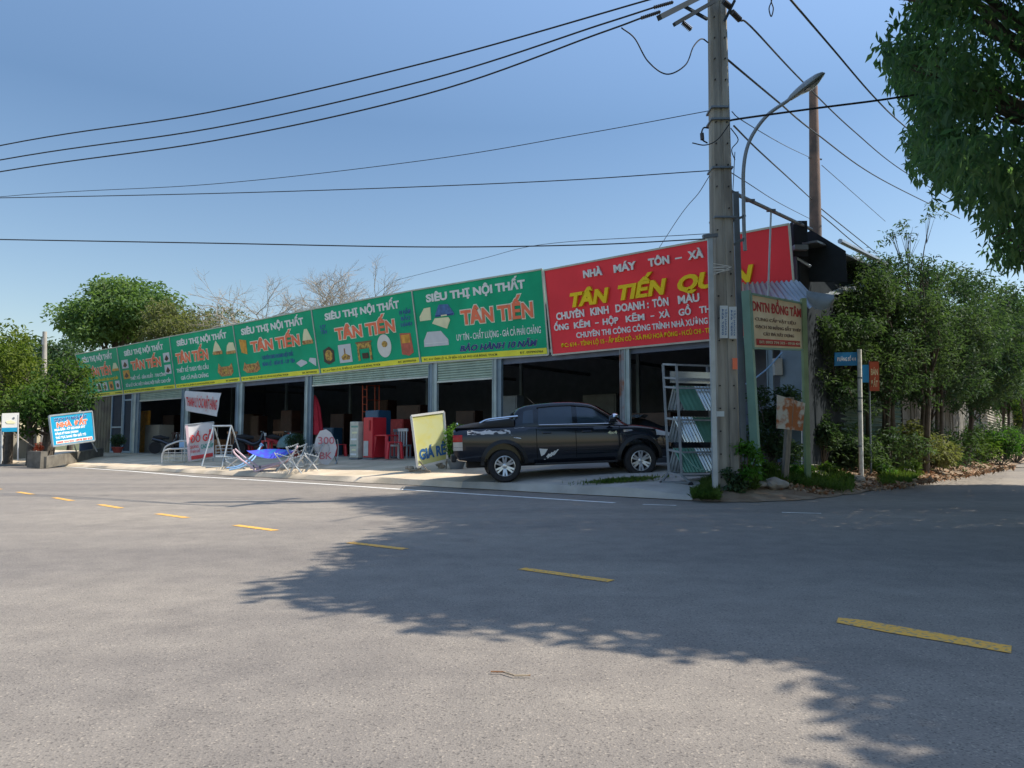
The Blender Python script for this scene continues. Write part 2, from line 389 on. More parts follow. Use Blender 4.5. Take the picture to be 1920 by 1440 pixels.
def tree(name, label, cat, base, clumps, leafm, ll, lw, per, trunk_r=.18, fork=.35, limbs=14, bark='bark', droop=.5, group=None, seed=1, twigs=True, flat=.7, stems=1, thin=0, thinf=.6):
    g = np.random.default_rng(seed); base = Vector(base)
    t = empty(name, base, 0, label, cat, group)
    pts = np.concatenate([clump_pts(c, r, max(3, int(per * r * r * (thinf if i_ < thin else 1))), g, flat) for i_, (c, r) in enumerate(clumps)])
    leaf_mesh('crown', pts - np.array(base), leafm, t, ll, lw, droop, seed)
    cen = Vector(np.mean([c for c, r in clumps], axis=0)); top = max(c[2] for c, r in clumps)
    mb = MB(); rr = random.Random(seed)
    for k in range(stems):
        off = Vector((rr.uniform(-.3, .3), rr.uniform(-.3, .3), 0)) * (stems > 1) * 2
        fz = base.z + (top - base.z) * fork
        fp = Vector((base.x + (cen.x - base.x) * .35 + off.x * 1.5, base.y + (cen.y - base.y) * .35 + off.y * 1.5, fz))
        tr = catmull([base + off - Vector((0, 0, .1)), base + off + (fp - base - off) * .5 + Vector((rr.uniform(-.1, .1), rr.uniform(-.1, .1), 0)), fp], 4)
        mb.tube([p - base for p in tr], [trunk_r * (1.25 - .6 * i / (len(tr) - 1)) for i in range(len(tr))], 9)
        sel = rr.sample(list(clumps), min(limbs, len(clumps)))
        for c, r in sel:
            c = Vector(c); st = tr[rr.randint(len(tr) // 2, len(tr) - 1)]
            md = st.lerp(c, .5) + Vector((rr.uniform(-.3, .3), rr.uniform(-.3, .3), .12 * (c - st).length))
            cv = catmull([st, md, c], 4)
            mb.tube([p - base for p in cv], [trunk_r * (.5 - .42 * i / (len(cv) - 1)) for i in range(len(cv))], 6)
            if twigs:
                for q in range(4):
                    e = c + Vector((rr.gauss(0, 1), rr.gauss(0, 1), rr.gauss(0, .6))) * r * .6
                    mb.tube([md.lerp(c, .6) - base, e - base], [trunk_r * .12, trunk_r * .04], 4)
    mb.build('trunk', bark, t, smooth=True)
    return t
# =================================================================== SETTING
def sheet(name, poly, m, z=0.0):
    return MB().face([(p[0], p[1], z) for p in poly]).build(name, m, kind='structure')
MB().face([(-900, -600, -.06), (900, -600, -.06), (900, 1500, -.06), (-900, 1500, -.06)]).build('ground', 'ground', kind='structure')
LEFT = E1 + ED * -160; RIGHT = E1 + ED * 120
EDp = ED if ED.x < 0 else -ED           # away to the left
EDr = -EDp                              # to the right
# left edge of the side road (foot of the bank), near to far
BANKPX = [(1325, 941), (1400, 942), (1500, 938), (1600, 926), (1700, 911), (1800, 895), (1870, 881), (1925, 866)]
bank = [G(x, y) for x, y in BANKPX]
sd_dir = (bank[-1] - bank[-3]).normalized()
bank.append(bank[-1] + sd_dir * 60)
far_l = E1 + EDp * 150; far_r = E1 + EDr * 150
RW = 6.4 * 2
road_poly = [far_l + EN, E1 + EN * 1.2, E2 + EN * 1.2, bank[0] + EN * 1.2] + bank[1:] + [bank[-1] + Vector((sd_dir.y, -sd_dir.x, 0)) * 7, G(1925, 866) + Vector((sd_dir.y, -sd_dir.x, 0)) * 7,
             Vector((12.6, 10.8, 0)), Vector((12.2, 7.5, 0)), E1 + EDr * 22, far_r, far_r - EN * RW, far_l - EN * RW]
bmr = MB(); bmr.face([(p.x, p.y, 0) for p in road_poly]); bmr.build('road', 'asphalt', kind='structure')
# painted markings
em = MB()
def strip(mb, a, b, wd, z, n=1):
    a, b = Vector((a.x, a.y, 0)), Vector((b.x, b.y, 0)); t = (b - a).normalized(); s = Vector((-t.y, t.x, 0)) * wd / 2; zz = Vector((0, 0, z))
    mb.face([a - s + zz, b - s + zz, b + s + zz, a + s + zz])
ein = [G(70, 871.5), G(150, 877), G(250, 884), G(370, 894), G(500, 901.5), G(640, 910), G(800, 921), G(960, 931), G(1152, 943)]
for a, b in zip(ein[:-1], ein[1:]): strip(em, a, b, .15, .004)
strip(em, G(1205, 946), G(1268, 948), .09, .004); strip(em, G(1466, 961), G(1540, 963), .07, .004)
em.build('edge_line', 'edge_paint', kind='structure')
dash = [(34, 922.6, 61, 927.2), (102, 933.2, 135, 939), (187, 946.2, 227, 953), (296, 963.5, 350, 971), (442, 985, 517, 995), (655, 1017.5, 760, 1030), (978, 1066.5, 1146, 1090)]
cm = MB()
for x0, y0, x1, y1 in dash: strip(cm, G(x0, y0), G(x1, y1), .115, .004)
# nearest dash: repainted twice, so it forks at its near-left end
q = [G(1572, 1159), G(1615, 1163), G(1897, 1212), G(1896, 1226), G(1780, 1206), G(1660, 1186), G(1568, 1168)]
cm.face([(p.x, p.y, .004) for p in q])
for i in (1, 2): 
    a = G(*dash[0][:2]) + (G(*dash[0][:2]) - G(*dash[1][:2])) * i; strip(cm, a, a + (G(*dash[0][2:]) - G(*dash[0][:2])), .115, .004)
for i in (1, 2, 3):
    st = (G(1570, 1163) - G(978, 1066)); a = G(1570, 1163) + st * i; strip(cm, a, a + (G(1896, 1220) - G(1570, 1163)), .115, .004)
cm.build('centre_line', 'dash_paint', kind='structure')

# forecourt: a sloped apron from the road edge up to the shop floor
fe0 = E1 + EDp * 42; fe1 = Vector((bank[0].x, bank[0].y, 0)); Lf = (fe1 - fe0).length
def fc(u, v):
    base = fe0.lerp(fe1, u); dd = v * 7.6 if v else 0; p = base + EN * dd
    n = .012 * math.sin(p.x * 3.1 + p.y * 1.7) * math.sin(p.y * 2.3 - p.x) if 0 < v else 0
    e = .05 * math.sin(p.x * 1.9) * math.sin(p.x * .7 + 1) if v == 0 else 0
    q = p - EN * e
    if u > .995: q = q + EDp * (.22 * abs(math.sin(v * 31)) + .35 * max(0, 1 - v * 6))
    near = (Vector((q.x, q.y, 0)) - fe1).length
    return Vector((q.x, q.y, (zf(p) + n) * min(1, .25 + near / 2.0) + .003 if v > 0 else .0125))
fm = MB(); fm.grid(fc, 200, 60); fm.build('forecourt', 'forecourt', smooth=True, kind='structure')
# concrete slab of the right part (in front of the truck), a sheet over the apron
sl = MB(); ux0 = ((GF(862, 905) - fe0).dot(-EDp)) / Lf
sl.grid(lambda u, v: fc(ux0 + (1 - ux0) * u, .83 * v) + Vector((0, 0, .012 if v > 0 else .004)) + (EDp * .35 * math.sin(v * 9) if u == 0 else Vector()), 80, 66)
sl.build('pavement', 'forecourt_slab', smooth=True, kind='structure')
# small plants in the crack by the truck
g_ = np.random.default_rng(3)
def tuft(name, label, cx, cy, rx, ry, n, m, ll, lw, cat='weeds', zof=None):
    pts = np.stack([cx + g_.normal(0, rx, n), cy + g_.normal(0, ry, n), np.zeros(n)], 1)
    for p in pts: p[2] = (zof or zf)(Vector((p[0], p[1], 0))) + .02 + abs(g_.normal(0, .02))
    base = (cx, cy, (zof or zf)(Vector((cx, cy, 0))))
    return leaf_mesh(name, pts, m, None, ll, lw, -.9, int(n), origin=base, label=label, cat=cat, kind=None)
c_ = GF(1168, 905); tuft('weed_patch', 'low patch of green grass in a crack of the slab before the black truck', c_.x, c_.y, .38, .10, 1500, 'grass', .07, .02)

# the bank on the right: soil rising from the side road
def zb(p):
    best = 1e9
    for a, b in zip(bank[:-1], bank[1:]):
        ab = b - a; t = max(0, min(1, (p - a).dot(ab) / ab.dot(ab))); best = min(best, ((a + ab * t) - Vector((p.x, p.y, 0))).length)
    return float(np.interp(best, [0, .25, 1.0, 2.2, 4], [.012, .07, .24, .50, .60]))
bank0 = bank; bank = [bank[0] + EDr * -1.6 + EN * .15] + bank
cum = [0]
for a, b in zip(bank[:-1], bank[1:]): cum.append(cum[-1] + (b - a).length)
def bankpt(d):
    d = max(0, min(cum[-1], d))
    for i in range(len(bank) - 1):
        if d <= cum[i + 1]: return bank[i].lerp(bank[i + 1], (d - cum[i]) / (cum[i + 1] - cum[i]))
    return bank[-1]
def bk(u, v):
    d = (u ** 1.6) * cum[-1]; p = bankpt(d); t = bankpt(d + .8) - bankpt(d - .8); t.normalize(); nn = Vector((-t.y, t.x, 0))
    base = p + nn * (v * 8.5); z = zb(base) if v > 0 else .0125
    if (base - fe1).dot(EDr) < 0: return Vector((base.x, base.y, min(z, zf(base) - .03)))
    if v > 0: z += .05 * math.sin(base.x * 4.3 + base.y * 2) * math.sin(base.y * 3.7) * min(1, v * 8) + rnd.uniform(-.02, .02)
    else: base = base + nn * rnd.uniform(-.12, .06)
    return Vector((base.x, base.y, z))
bm_ = MB(); bm_.grid(bk, 150, 40); bm_.build('soil_bank', 'soil', smooth=True, kind='structure')
# far corner of the junction, right of the frame
cr = [Vector((12.6, 10.8, 0)), Vector((12.2, 7.5, 0)), E1 + EDr * 22 - Vector((0, 0, 0)), Vector((60, -20, 0)), Vector((80, 60, 0)), G(1925, 866) + Vector((sd_dir.y, -sd_dir.x, 0)) * 7]
MB().face([(p.x, p.y, .02) for p in cr]).build('verge', 'soil', kind='structure')

# =================================================================== SHOP BUILDING
def sx(x, y=760, off=0.0): return (V(x, y, off) - Q).dot(U)
FLZ = .53
SL = sx(148); SR = (V(1490, 500) - Q).dot(U)
HTOP = 4.0
rt = tuple(FP(0, 0, 0))
shop = empty('shop_building', rt, 0, 'long open-fronted metal shop building under green and red sign boards', 'shop')
FU = U; FN = N; FZ = Vector((0, 0, 1)); FAX = (FU, FN, FZ)
class LB(MB):
    """builder in front coordinates (s, p, z), local to the shop empty"""
    def b(self, s0, s1, p0, p1, z0, z1):
        return self.box(FU * ((s0 + s1) / 2) + FN * ((p0 + p1) / 2) + FZ * ((z0 + z1) / 2), (abs(s1 - s0), abs(p1 - p0), abs(z1 - z0)), FAX)
    def q(self, *pts): return self.face([FU * s + FN * p + FZ * z for s, p, z in pts])
DB = -12.5
f = LB(); f.b(SR, SL, DB, .15, .1, FLZ); f.build('floor', 'concrete', shop)
wl = LB(); wl.b(SR, SL, DB - .12, DB, FLZ, 6.05); wl.b(SL - .12, SL, DB, -.12, FLZ, 6.0); wl.b(SR, SR + .1, DB, -.3, FLZ, 6.15)
# header wall above the openings, behind the sign boards
wl.b(SR, SL, -.22, -.12, 3.62, 6.0)
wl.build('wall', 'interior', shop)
cl = LB(); cl.b(SR - .05, SR - .01, DB - .1, -.25, .1, 6.1); cl.build('shade_sheet', 'roof_dark', shop)  # dark sheet added over the sunlit end wall, its colour stands for shade
rf = LB()
def rof(u, v):
    s = SR - .5 + (SL - SR + .9) * u; p = DB - .4 + (-DB + .2) * v; z = 6.06 + .5 * (1 - abs(2 * v - 1))
    return FU * s + FN * p + FZ * (z + .02 * math.sin(u * 900))
rf.grid(rof, 300, 8, (0, 0, -.05)); rf.build('roof', 'roof_sheet', shop)
for k in range(1, 9):
    tb = LB(); s = SR + (SL - SR) * k / 9; tb.b(s - .04, s + .04, DB, -.3, 4.35, 4.5); tb.build('rafter', 'galv_dark', shop)
for k in range(7):
    tb = LB(); s = SR + 2.2 + (SL - SR - 3) * k / 7; tb.b(s - .06, s + .06, -6.2, -6.08, FLZ, 5.0); tb.build('inner_post', 'pillar_paint', shop)
# pillars of the front: paired shutter guides
PIL = [(248, 254, 'pillar_light'), (254.5, 260, 'pillar_paint'), (340, 345, 'pillar_paint'), (347, 352.5, 'pillar_light'), (441.5, 446.5, 'pillar_paint'), (448, 453, 'pillar_light'),
       (571, 575.5, 'pillar_light'), (577.5, 583, 'pillar_paint'), (803, 809, 'pillar_paint'), (811, 818, 'pillar_light'), (923, 929.5, 'pillar_light'), (931.5, 939, 'pillar_paint'),
       (1163, 1170, 'rusty'), (1172, 1180, 'pillar_light'), (1345, 1356, 'pillar_light'), (1440, 1450, 'pillar_paint')]
mk('rusty', (.28, .30, .32), .6, scale=2, col2=(.28, .12, .07), thr=(.5, .62))
for x0, x1, m in PIL:
    s0, s1 = sx(x0), sx(x1); p = LB(); p.b(s1, s0, -.12, -.03, FLZ, 3.9)
    for e in (s0, s1): p.b(e - .012, e + .012, -.03, .0, FLZ, 3.8)
    p.build('pillar', m, shop)
# rolled shutters
def shutter(x0, x1, ypx, n):
    s0, s1 = sx(x0), sx(x1); zl = V((x0 + x1) / 2, ypx).z; m = LB(); n = int((4.0 - zl) / .085)
    for k in range(n):
        z = zl + .085 * k; m.q((s0, -.06, z), (s1, -.06, z), (s1, -.03, z + .02), (s0, -.03, z + .02)); m.q((s0, -.03, z + .02), (s1, -.03, z + .02), (s1, -.03, z + .065), (s0, -.03, z + .065)); m.q((s0, -.03, z + .065), (s1, -.03, z + .065), (s1, -.06, z + .085), (s0, -.06, z + .085))
    o = m.build('shutter', 'shutter', shop)
    m = LB(); m.b(s1, s0, -.10, .0, zl - .06, zl); m.build('shutter_rail', 'trim', shop)
shutter(261, 339.5, 748, 6); shutter(584, 802, 713.5, 8); shutter(819, 922, 711, 8)
bmv = LB(); bmv.b(SR, SL, -.11, .0, 3.86, 3.96)
bmv.build('lintel', 'trim', shop)
# left end: plank wall, window, glazed door
s0, s1 = sx(176), sx(208); pw = LB()
n = 12
for k in range(n):
    a = s1 + (s0 - s1) * k / n; pw.b(a + .012, a + (s0 - s1) / n - .012, -.1, -.05 + .012 * (k % 2), FLZ, 3.9)
mk('plank', (.17, .16, .11), .8, scale=1.2, col2=(.10, .085, .07), thr=(.4, .65)); pw.build('plank_wall', 'plank', shop)
def frame_opening(name, x0, x1, z0, z1, m, glass, bars):
    a, b = sx(x1), sx(x0); w_ = .09; fr = LB()
    fr.b(a, a + w_, -.1, .0, z0, z1); fr.b(b - w_, b, -.1, .0, z0, z1); fr.b(a + w_, b - w_, -.1, .0, z1 - w_, z1); fr.b(a + w_, b - w_, -.1, .0, z0, z0 + w_)
    for t in bars: fr.b(a + w_, b - w_, -.09, -.01, z0 + (z1 - z0) * t - .04, z0 + (z1 - z0) * t + .04)
    o = fr.build(name, m, shop); g = LB(); g.b(a + w_, b - w_, -.06, -.045, z0 + w_, z1 - w_); g.build('pane', glass, o)
mk('frame_blue', (.22, .33, .42), .5); mk('pane', (.03, .045, .07), .6, spec=.08)
frame_opening('window', 209, 230, FLZ, 3.85, 'frame_blue', 'pane', (.42,)); frame_opening('door', 231, 247.5, FLZ, 3.85, 'frame_blue', 'pane', (.86,))

# =================================================================== SIGN BOARDS
def quad_sign(name, label, cat, pbl, pbr, ptl, ptr, board, group=None, out=0.0, k=1.0, strip_mat=None, tilt=.174):
    """a board whose lower edge stands in the shop-front plane and whose top leans out"""
    bl, br = V(*pbl, out), V(*pbr, out)
    nt_ = (N - FZ * tilt).normalized()           # outward normal of the tilted plane
    def it(x, y):
        d = ray(x, y); return CAM + d * ((bl - CAM).dot(nt_) / d.dot(nt_))
    tl, tr = it(*ptl), it(*ptr)
    rt_ = empty(name, bl, 0, label, cat, group)
    c = [bl - bl, br - bl, tl - bl, tr - bl]
    nn = (c[1]).cross(c[2]).normalized()
    if nn.dot(N) < 0: nn = -nn
    kk = bl.y / br.y
    def fn(a, b, off=0.0, warp=True):
        if warp: a = a * kk / (1 - a + a * kk)
        return (c[0] * (1 - a) + c[1] * a) * (1 - b) + (c[2] * (1 - a) + c[3] * a) * b + nn * off
    pb = MB(); th = .07
    pts = [fn(0, 0), fn(1, 0), fn(1, 1), fn(0, 1)]
    pb.grid(lambda u, v: fn(u, v, 0, False), 6, 4, -nn * th); pb.build('panel', board, rt_)
    fr = MB()
    for a, b in ((0, 1), (1, 2), (2, 3), (3, 0)):
        fr.bar(pts[a] + nn * .012, pts[b] + nn * .012, .05, .03, up=nn)
    fr.build('frame', 'trim', rt_)
    return rt_, fn
def txt(root, fn, s, a0, a1, b0, b1, m, bold=.02, shear=0.0, ext=.01, lift=.004, outline=None, og=.03, name='lettering', spacing=1.0, slope=0.0):
    g = lambda x, y, o: fn(a0 + (a1 - a0) * x, b0 + slope * x + (b1 - b0) * y, o)
    if outline:
        mb = MB(); add_text(mb, s, g, outline, bold, shear, .004, .002, spacing, grow=og); mb.build('outline', None, root); lift += .006
    mb = MB(); add_text(mb, s, g, m, bold, shear, ext, lift, spacing); mb.build(name, None, root)
def poly(root, fn, pts, m, name='picture', off=.008, th=.006):
    """pts in panel fractions; m one material or list of (pts, mat)"""
    mb = MB()
    for i, (pp, mm) in enumerate(pts if m is None else [(pts, m)]):
        o = off + i * .004; mb.use(mm); q = [fn(a, b, o) for a, b in pp]; nn = (fn(.5, .5, 1) - fn(.5, .5, 0))
        mb.prism(q, nn * th)
    mb.build(name, None, root)
def circ(cx, cy, rx, ry, n=20): return [(cx + rx * math.cos(2 * math.pi * k / n), cy + ry * math.sin(2 * math.pi * k / n)) for k in range(n)]
def rect(a0, a1, b0, b1): return [(a0, b0), (a1, b0), (a1, b1), (a0, b1)]
GG = 'green sign boards along the shop front'
BT = [(168, 746.3), (232, 739), (330, 729), (452, 716), (601, 701.5), (789, 680.7), (1029, 665)]
TP = [(141.5, 664.5), (219, 651), (317.8, 631.2), (437, 609), (584, 580), (772.5, 544.7), (1017, 504.5)]
def gsign(i, label):
    r_, fn = quad_sign('sign_board', label, 'sign', BT[i], BT[i + 1], TP[i], TP[i + 1], 'green_board', GG)
    poly(r_, fn, rect(.012, .988, .012, .083), 'yellow_strip', 'address_strip', off=.004)
    txt(r_, fn, 'ĐC: 614 TỈNH LỘ 15, ẤP BẾN CỎ, XÃ PHÚ HOÀ ĐÔNG, TP.HCM', .03, .60, .032, .060, 'ink_text', .01, lift=.014, ext=.003)
    txt(r_, fn, 'ĐT. 0979905966', .78, .96, .032, .060, 'ink_text', .01, lift=.014, ext=.003)
    return r_, fn
TT = dict(bold=.035, outline='outline_text', og=.05)
# board 6 (nearest)
r_, fn = gsign(5, 'green sign board with blue and white mattress pictures, next to the red board')
txt(r_, fn, 'SIÊU THỊ NỘI THẤT', .10, .86, .815, .915, 'silver_text', .045)
txt(r_, fn, 'TÂN TIẾN', .35, .905, .465, .645, 'orange_text', **TT)
txt(r_, fn, 'UY TÍN - CHẤT LƯỢNG - GIÁ CẢ PHẢI CHĂNG', .30, .955, .262, .345, 'white_text', .01, shear=.1)
txt(r_, fn, 'BẢO HÀNH 10 NĂM', .315, .92, .118, .192, 'navy_text', .03, shear=.3, outline='silver_text', og=.02)
poly(r_, fn, [([(.035, .57), (.12, .57), (.125, .74), (.075, .735), (.035, .63)], 'cream')], None)
poly(r_, fn, [([(.155, .60), (.30, .60), (.30, .625), (.26, .75), (.19, .76), (.155, .63)], 'blue_print'), (rect(.155, .295, .605, .622), 'navy_text'), (rect(.20, .245, .60, .618), 'cream')], None)
poly(r_, fn, [([(.125, .52), (.235, .43), (.265, .54), (.255, .58), (.15, .585)], 'cream')], None)
poly(r_, fn, [([(.045, .215), (.235, .215), (.235, .29), (.185, .41), (.08, .415), (.047, .30)], 'pale_print'), (rect(.05, .23, .255, .262), 'silver_text')], None)
# board 5
r_, fn = gsign(4, 'green sign board with hexagon clock, side table and round plate pictures')
txt(r_, fn, 'SIÊU THỊ NỘI THẤT', .12, .86, .80, .90, 'silver_text', .045)
txt(r_, fn, 'TÂN TIẾN', .20, .79, .485, .655, 'orange_text', **TT)
txt(r_, fn, '10 NĂM', .85, .96, .70, .76, 'blue_text', .02); txt(r_, fn, 'BẢO', .86, .95, .615, .67, 'blue_text', .02); txt(r_, fn, 'HÀNH', .85, .96, .53, .585, 'blue_text', .02)
txt(r_, fn, 'UY', .06, .12, .68, .74, 'blue_text', .02); txt(r_, fn, 'TÍN', .06, .12, .60, .66, 'blue_text', .02)
poly(r_, fn, [([(.055, .18), (.10, .13), (.16, .17), (.165, .33), (.12, .40), (.06, .355)], 'ceramic'), (circ(.11, .265, .038, .085), 'gold_print')], None)
poly(r_, fn, [(rect(.21, .335, .13, .40), 'pale_print'), ([(.23, .22), (.27, .27), (.32, .22), (.31, .17), (.24, .17)], 'gold_print'), (rect(.265, .275, .26, .34), 'wood')], None)
poly(r_, fn, [(rect(.395, .535, .30, .40), 'gold_print'), (rect(.385, .545, .385, .405), 'wood'), (rect(.395, .415, .13, .30), 'gold_print'), (rect(.515, .535, .13, .30), 'gold_print'), (rect(.44, .50, .155, .235), 'wood_dark')], None)
poly(r_, fn, [(circ(.665, .30, .068, .165, 26), 'white_board'), (circ(.67, .325, .028, .045), 'gold_print')], None)
poly(r_, fn, [([(.83, .15), (.90, .12), (.945, .16), (.935, .43), (.83, .445)], 'red_print'), (rect(.84, .925, .30, .415), 'orange_print')], None)
# board 4
r_, fn = gsign(3, 'green sign board with orange door and carved armchair picture, fourth from the left')
txt(r_, fn, 'SIÊU THỊ NỘI THẤT', .09, .88, .80, .905, 'silver_text', .045)
txt(r_, fn, 'TÂN TIẾN', .185, .80, .49, .66, 'orange_text', **TT)
txt(r_, fn, 'CHUYÊN KINH DOANH NỘI THẤT', .30, .70, .335, .40, 'blue_text', .02); txt(r_, fn, 'BÁN LẺ - BÁN SỈ - UY TÍN', .30, .70, .225, .29, 'blue_text', .02)
poly(r_, fn, [([(.06, .50), (.13, .46), (.135, .70), (.05, .73)], 'orange_print')], None)
poly(r_, fn, [([(.83, .49), (.97, .50), (.935, .63), (.91, .72), (.875, .72), (.855, .64)], 'cream'), (rect(.835, .965, .485, .545), 'brown_print')], None)
poly(r_, fn, [([(.05, .20), (.08, .33), (.10, .29), (.22, .29), (.25, .33), (.265, .19), (.22, .14), (.10, .14)], 'brown_print'), (circ(.165, .23, .035, .05), 'gold_print')], None)
poly(r_, fn, [([(.72, .21), (.77, .14), (.86, .19), (.85, .22), (.79, .26)], 'pale_print'), ([(.88, .22), (.965, .13), (.975, .25), (.90, .27)], 'pale_print')], None)
# board 3
r_, fn = gsign(2, 'green sign board with three brown furniture pictures on its right half')
txt(r_, fn, 'SIÊU THỊ NỘI THẤT', .10, .88, .80, .90, 'silver_text', .045)
txt(r_, fn, 'TÂN TIẾN', .06, .555, .48, .66, 'orange_text', **TT)
txt(r_, fn, 'THIẾT KẾ THEO YÊU CẦU', .05, .54, .30, .375, 'silver_text', .02); txt(r_, fn, 'GIÁ CẢ PHẢI CHĂNG', .10, .52, .155, .225, 'silver_text', .02)
poly(r_, fn, [([(.63, .55), (.78, .55), (.745, .68), (.70, .78), (.665, .69)], 'cream'), (rect(.64, .78, .53, .59), 'brown_print')], None)
poly(r_, fn, [([(.84, .53), (.99, .53), (.965, .70), (.90, .71), (.865, .66)], 'cream'), (rect(.84, .985, .51, .56), 'brown_print')], None)
poly(r_, fn, [([(.67, .22), (.70, .37), (.73, .30), (.86, .30), (.90, .35), (.91, .19), (.87, .13), (.72, .13)], 'brown_print'), (circ(.79, .22, .05, .05), 'gold_print')], None)
# board 2
r_, fn = gsign(1, 'green sign board with small square photographs at both sides, second from the left')
txt(r_, fn, 'SIÊU THỊ NỘI THẤT', .12, .86, .79, .89, 'silver_text', .045)
txt(r_, fn, 'TÂN TIẾN', .22, .78, .48, .65, 'orange_text', **TT)
txt(r_, fn, 'THIẾT KẾ - SẢN XUẤT - THI CÔNG', .17, .85, .275, .34, 'silver_text', .02); txt(r_, fn, 'SỈ & LẺ CÁC MẶT HÀNG NỘI THẤT CAO CẤP', .07, .92, .145, .205, 'silver_text', .02)
for a, b, m in ((.05, .53, 'pale_print'), (.05, .31, 'orange_print'), (.84, .53, 'pale_print'), (.84, .30, 'pale_print')):
    poly(r_, fn, [(rect(a, a + .12, b, b + .18), m), ([(a + .02, b + .05), (a + .06, b + .14), (a + .10, b + .06), (a + .06, b + .02)], 'wood_dark')], None)
# board 1
r_, fn = gsign(0, 'green sign board at the far left end, its corner behind the leafy tree')
txt(r_, fn, 'SIÊU THỊ NỘI THẤT', .12, .86, .79, .90, 'silver_text', .045)
txt(r_, fn, 'TÂN TIẾN', .22, .76, .46, .64, 'orange_text', **TT)
txt(r_, fn, 'CHUYÊN SẢN XUẤT CÁC LOẠI TỦ BẾP', .22, .92, .335, .385, 'yellow_text', .02)
poly(r_, fn, rect(.04, .15, .45, .66), 'orange_print'); poly(r_, fn, [([(.80, .52), (.98, .52), (.92, .68), (.86, .68)], 'cream'), (rect(.81, .97, .51, .56), 'orange_print')], None)
for a, m in ((.30, 'pale_print'), (.47, 'pale_print'), (.64, 'orange_print'), (.82, 'pale_print')):
    poly(r_, fn, [(rect(a, a + .12, .12, .30), m), (circ(a + .06, .20, .035, .05, 10), 'wood_dark')], None)
# red board
r_, fn = quad_sign('sign_board', 'large red sign board with yellow and white Vietnamese lettering behind the pole', 'sign', (1036, 665.5), (1496, 622), (1020, 507), (1479.5, 420), 'red_board', None)
for w_, x0, x1 in (('NHÀ', 1095, 1130), ('MÁY', 1152, 1194), ('TÔN', 1217, 1256), ('-', 1266, 1279), ('XÀ', 1291, 1320), ('GỒ', 1340, 1370)):
    txt(r_, fn, w_, (x0 - 1022) / 460, (x1 - 1022) / 460, .833, .915, 'silver_text', bold=.04, ext=.05) if w_ != '-' else poly(r_, fn, rect((x0 - 1022) / 460, (x1 - 1022) / 460, .86, .875), 'silver_text', 'lettering')
for w_, x0, x1 in (('TÂN', 1070, 1143), ('TIẾN', 1160, 1251), ('QUÂN', 1271, 1414)):
    txt(r_, fn, w_, (x0 - 1025) / 460, (x1 - 1025) / 460, .53, .685, 'yellow_text', bold=.045, shear=.25, ext=.08)
RT = dict(bold=.03, ext=.03)
for w_, x0, x1 in (('CHUYÊN', 1044, 1096), ('KINH', 1108, 1142), ('DOANH :', 1155, 1217), ('TÔN', 1224, 1254), ('MÀU', 1272, 1312), ('SÓNG', 1334, 1380)):
    txt(r_, fn, w_, (x0 - 1029) / 460, (x1 - 1029) / 460, .403, .487, 'white_text', **RT)
for w_, x0, x1 in (('ỐNG', 1040, 1067), ('KẼM', 1077, 1107), ('HỘP', 1131, 1160), ('KẼM', 1174, 1209), ('XÀ', 1236, 1256), ('GỒ', 1273, 1296), ('THÉP', 1312, 1350)):
    txt(r_, fn, w_, (x0 - 1031) / 460, (x1 - 1031) / 460, .281, .350, 'white_text', **RT)
for x0 in (1116, 1220): poly(r_, fn, rect((x0 - 1031) / 460, (x0 + 7 - 1031) / 460, .305, .317), 'white_text', 'lettering')
txt(r_, fn, 'CHUYÊN THI CÔNG CÔNG TRÌNH NHÀ XƯỞNG', .105, .64, .168, .232, 'white_text', bold=.025, ext=.02)
txt(r_, fn, 'ĐC: 614 - TỈNH LỘ 15 - ẤP BẾN CỎ - XÃ PHÚ HOÀ ĐÔNG - H.CỦ CHI - TP.HCM', .04, .69, .077, .125, 'yellow_text', bold=.015, ext=.02)
# =================================================================== RIGHT SIDE: poles, signs, lean-to, fence
ZP = 14.6                                  # distance of the big pole
pb_ = P(1362, 926, ZP); pb_.z = zb(pb_)
pole = empty('utility_pole', pb_, 0, 'tall tapering concrete power pole in front of the red sign board', 'power pole')
def lp(x, y, Y): return P(x, y, Y) - pb_
def L_(v): return Vector(v) - pb_
m = MB(); top = P(1341, -160, ZP)
a, b = Vector((0, 0, -.15)), top - pb_
nseg = 14
def polesec(t, w0, w1, d0, d1):
    c = a.lerp(b, t); w_ = w0 + (w1 - w0) * t; d = d0 + (d1 - d0) * t
    return [c + Vector((x * w_ / 2, y * d / 2, 0)) for x, y in ((-1, -.7), (-.8, -1), (-.16, -1), (-.13, -.84), (.13, -.84), (.16, -1), (.8, -1), (1, -.7), (1, .7), (.8, 1), (-.8, 1), (-1, .7))]
rings = [polesec(i / nseg, .50, .30, .40, .26) for i in range(nseg + 1)]
vv = [p for r in rings for p in r]; n = 12
m.add(vv, [(i * n + k, i * n + (k + 1) % n, (i + 1) * n + (k + 1) % n, (i + 1) * n + k) for i in range(nseg) for k in range(n)] + [tuple(nseg * n + k for k in range(n))])
m.build('shaft', 'pole_concrete', pole, smooth=False)
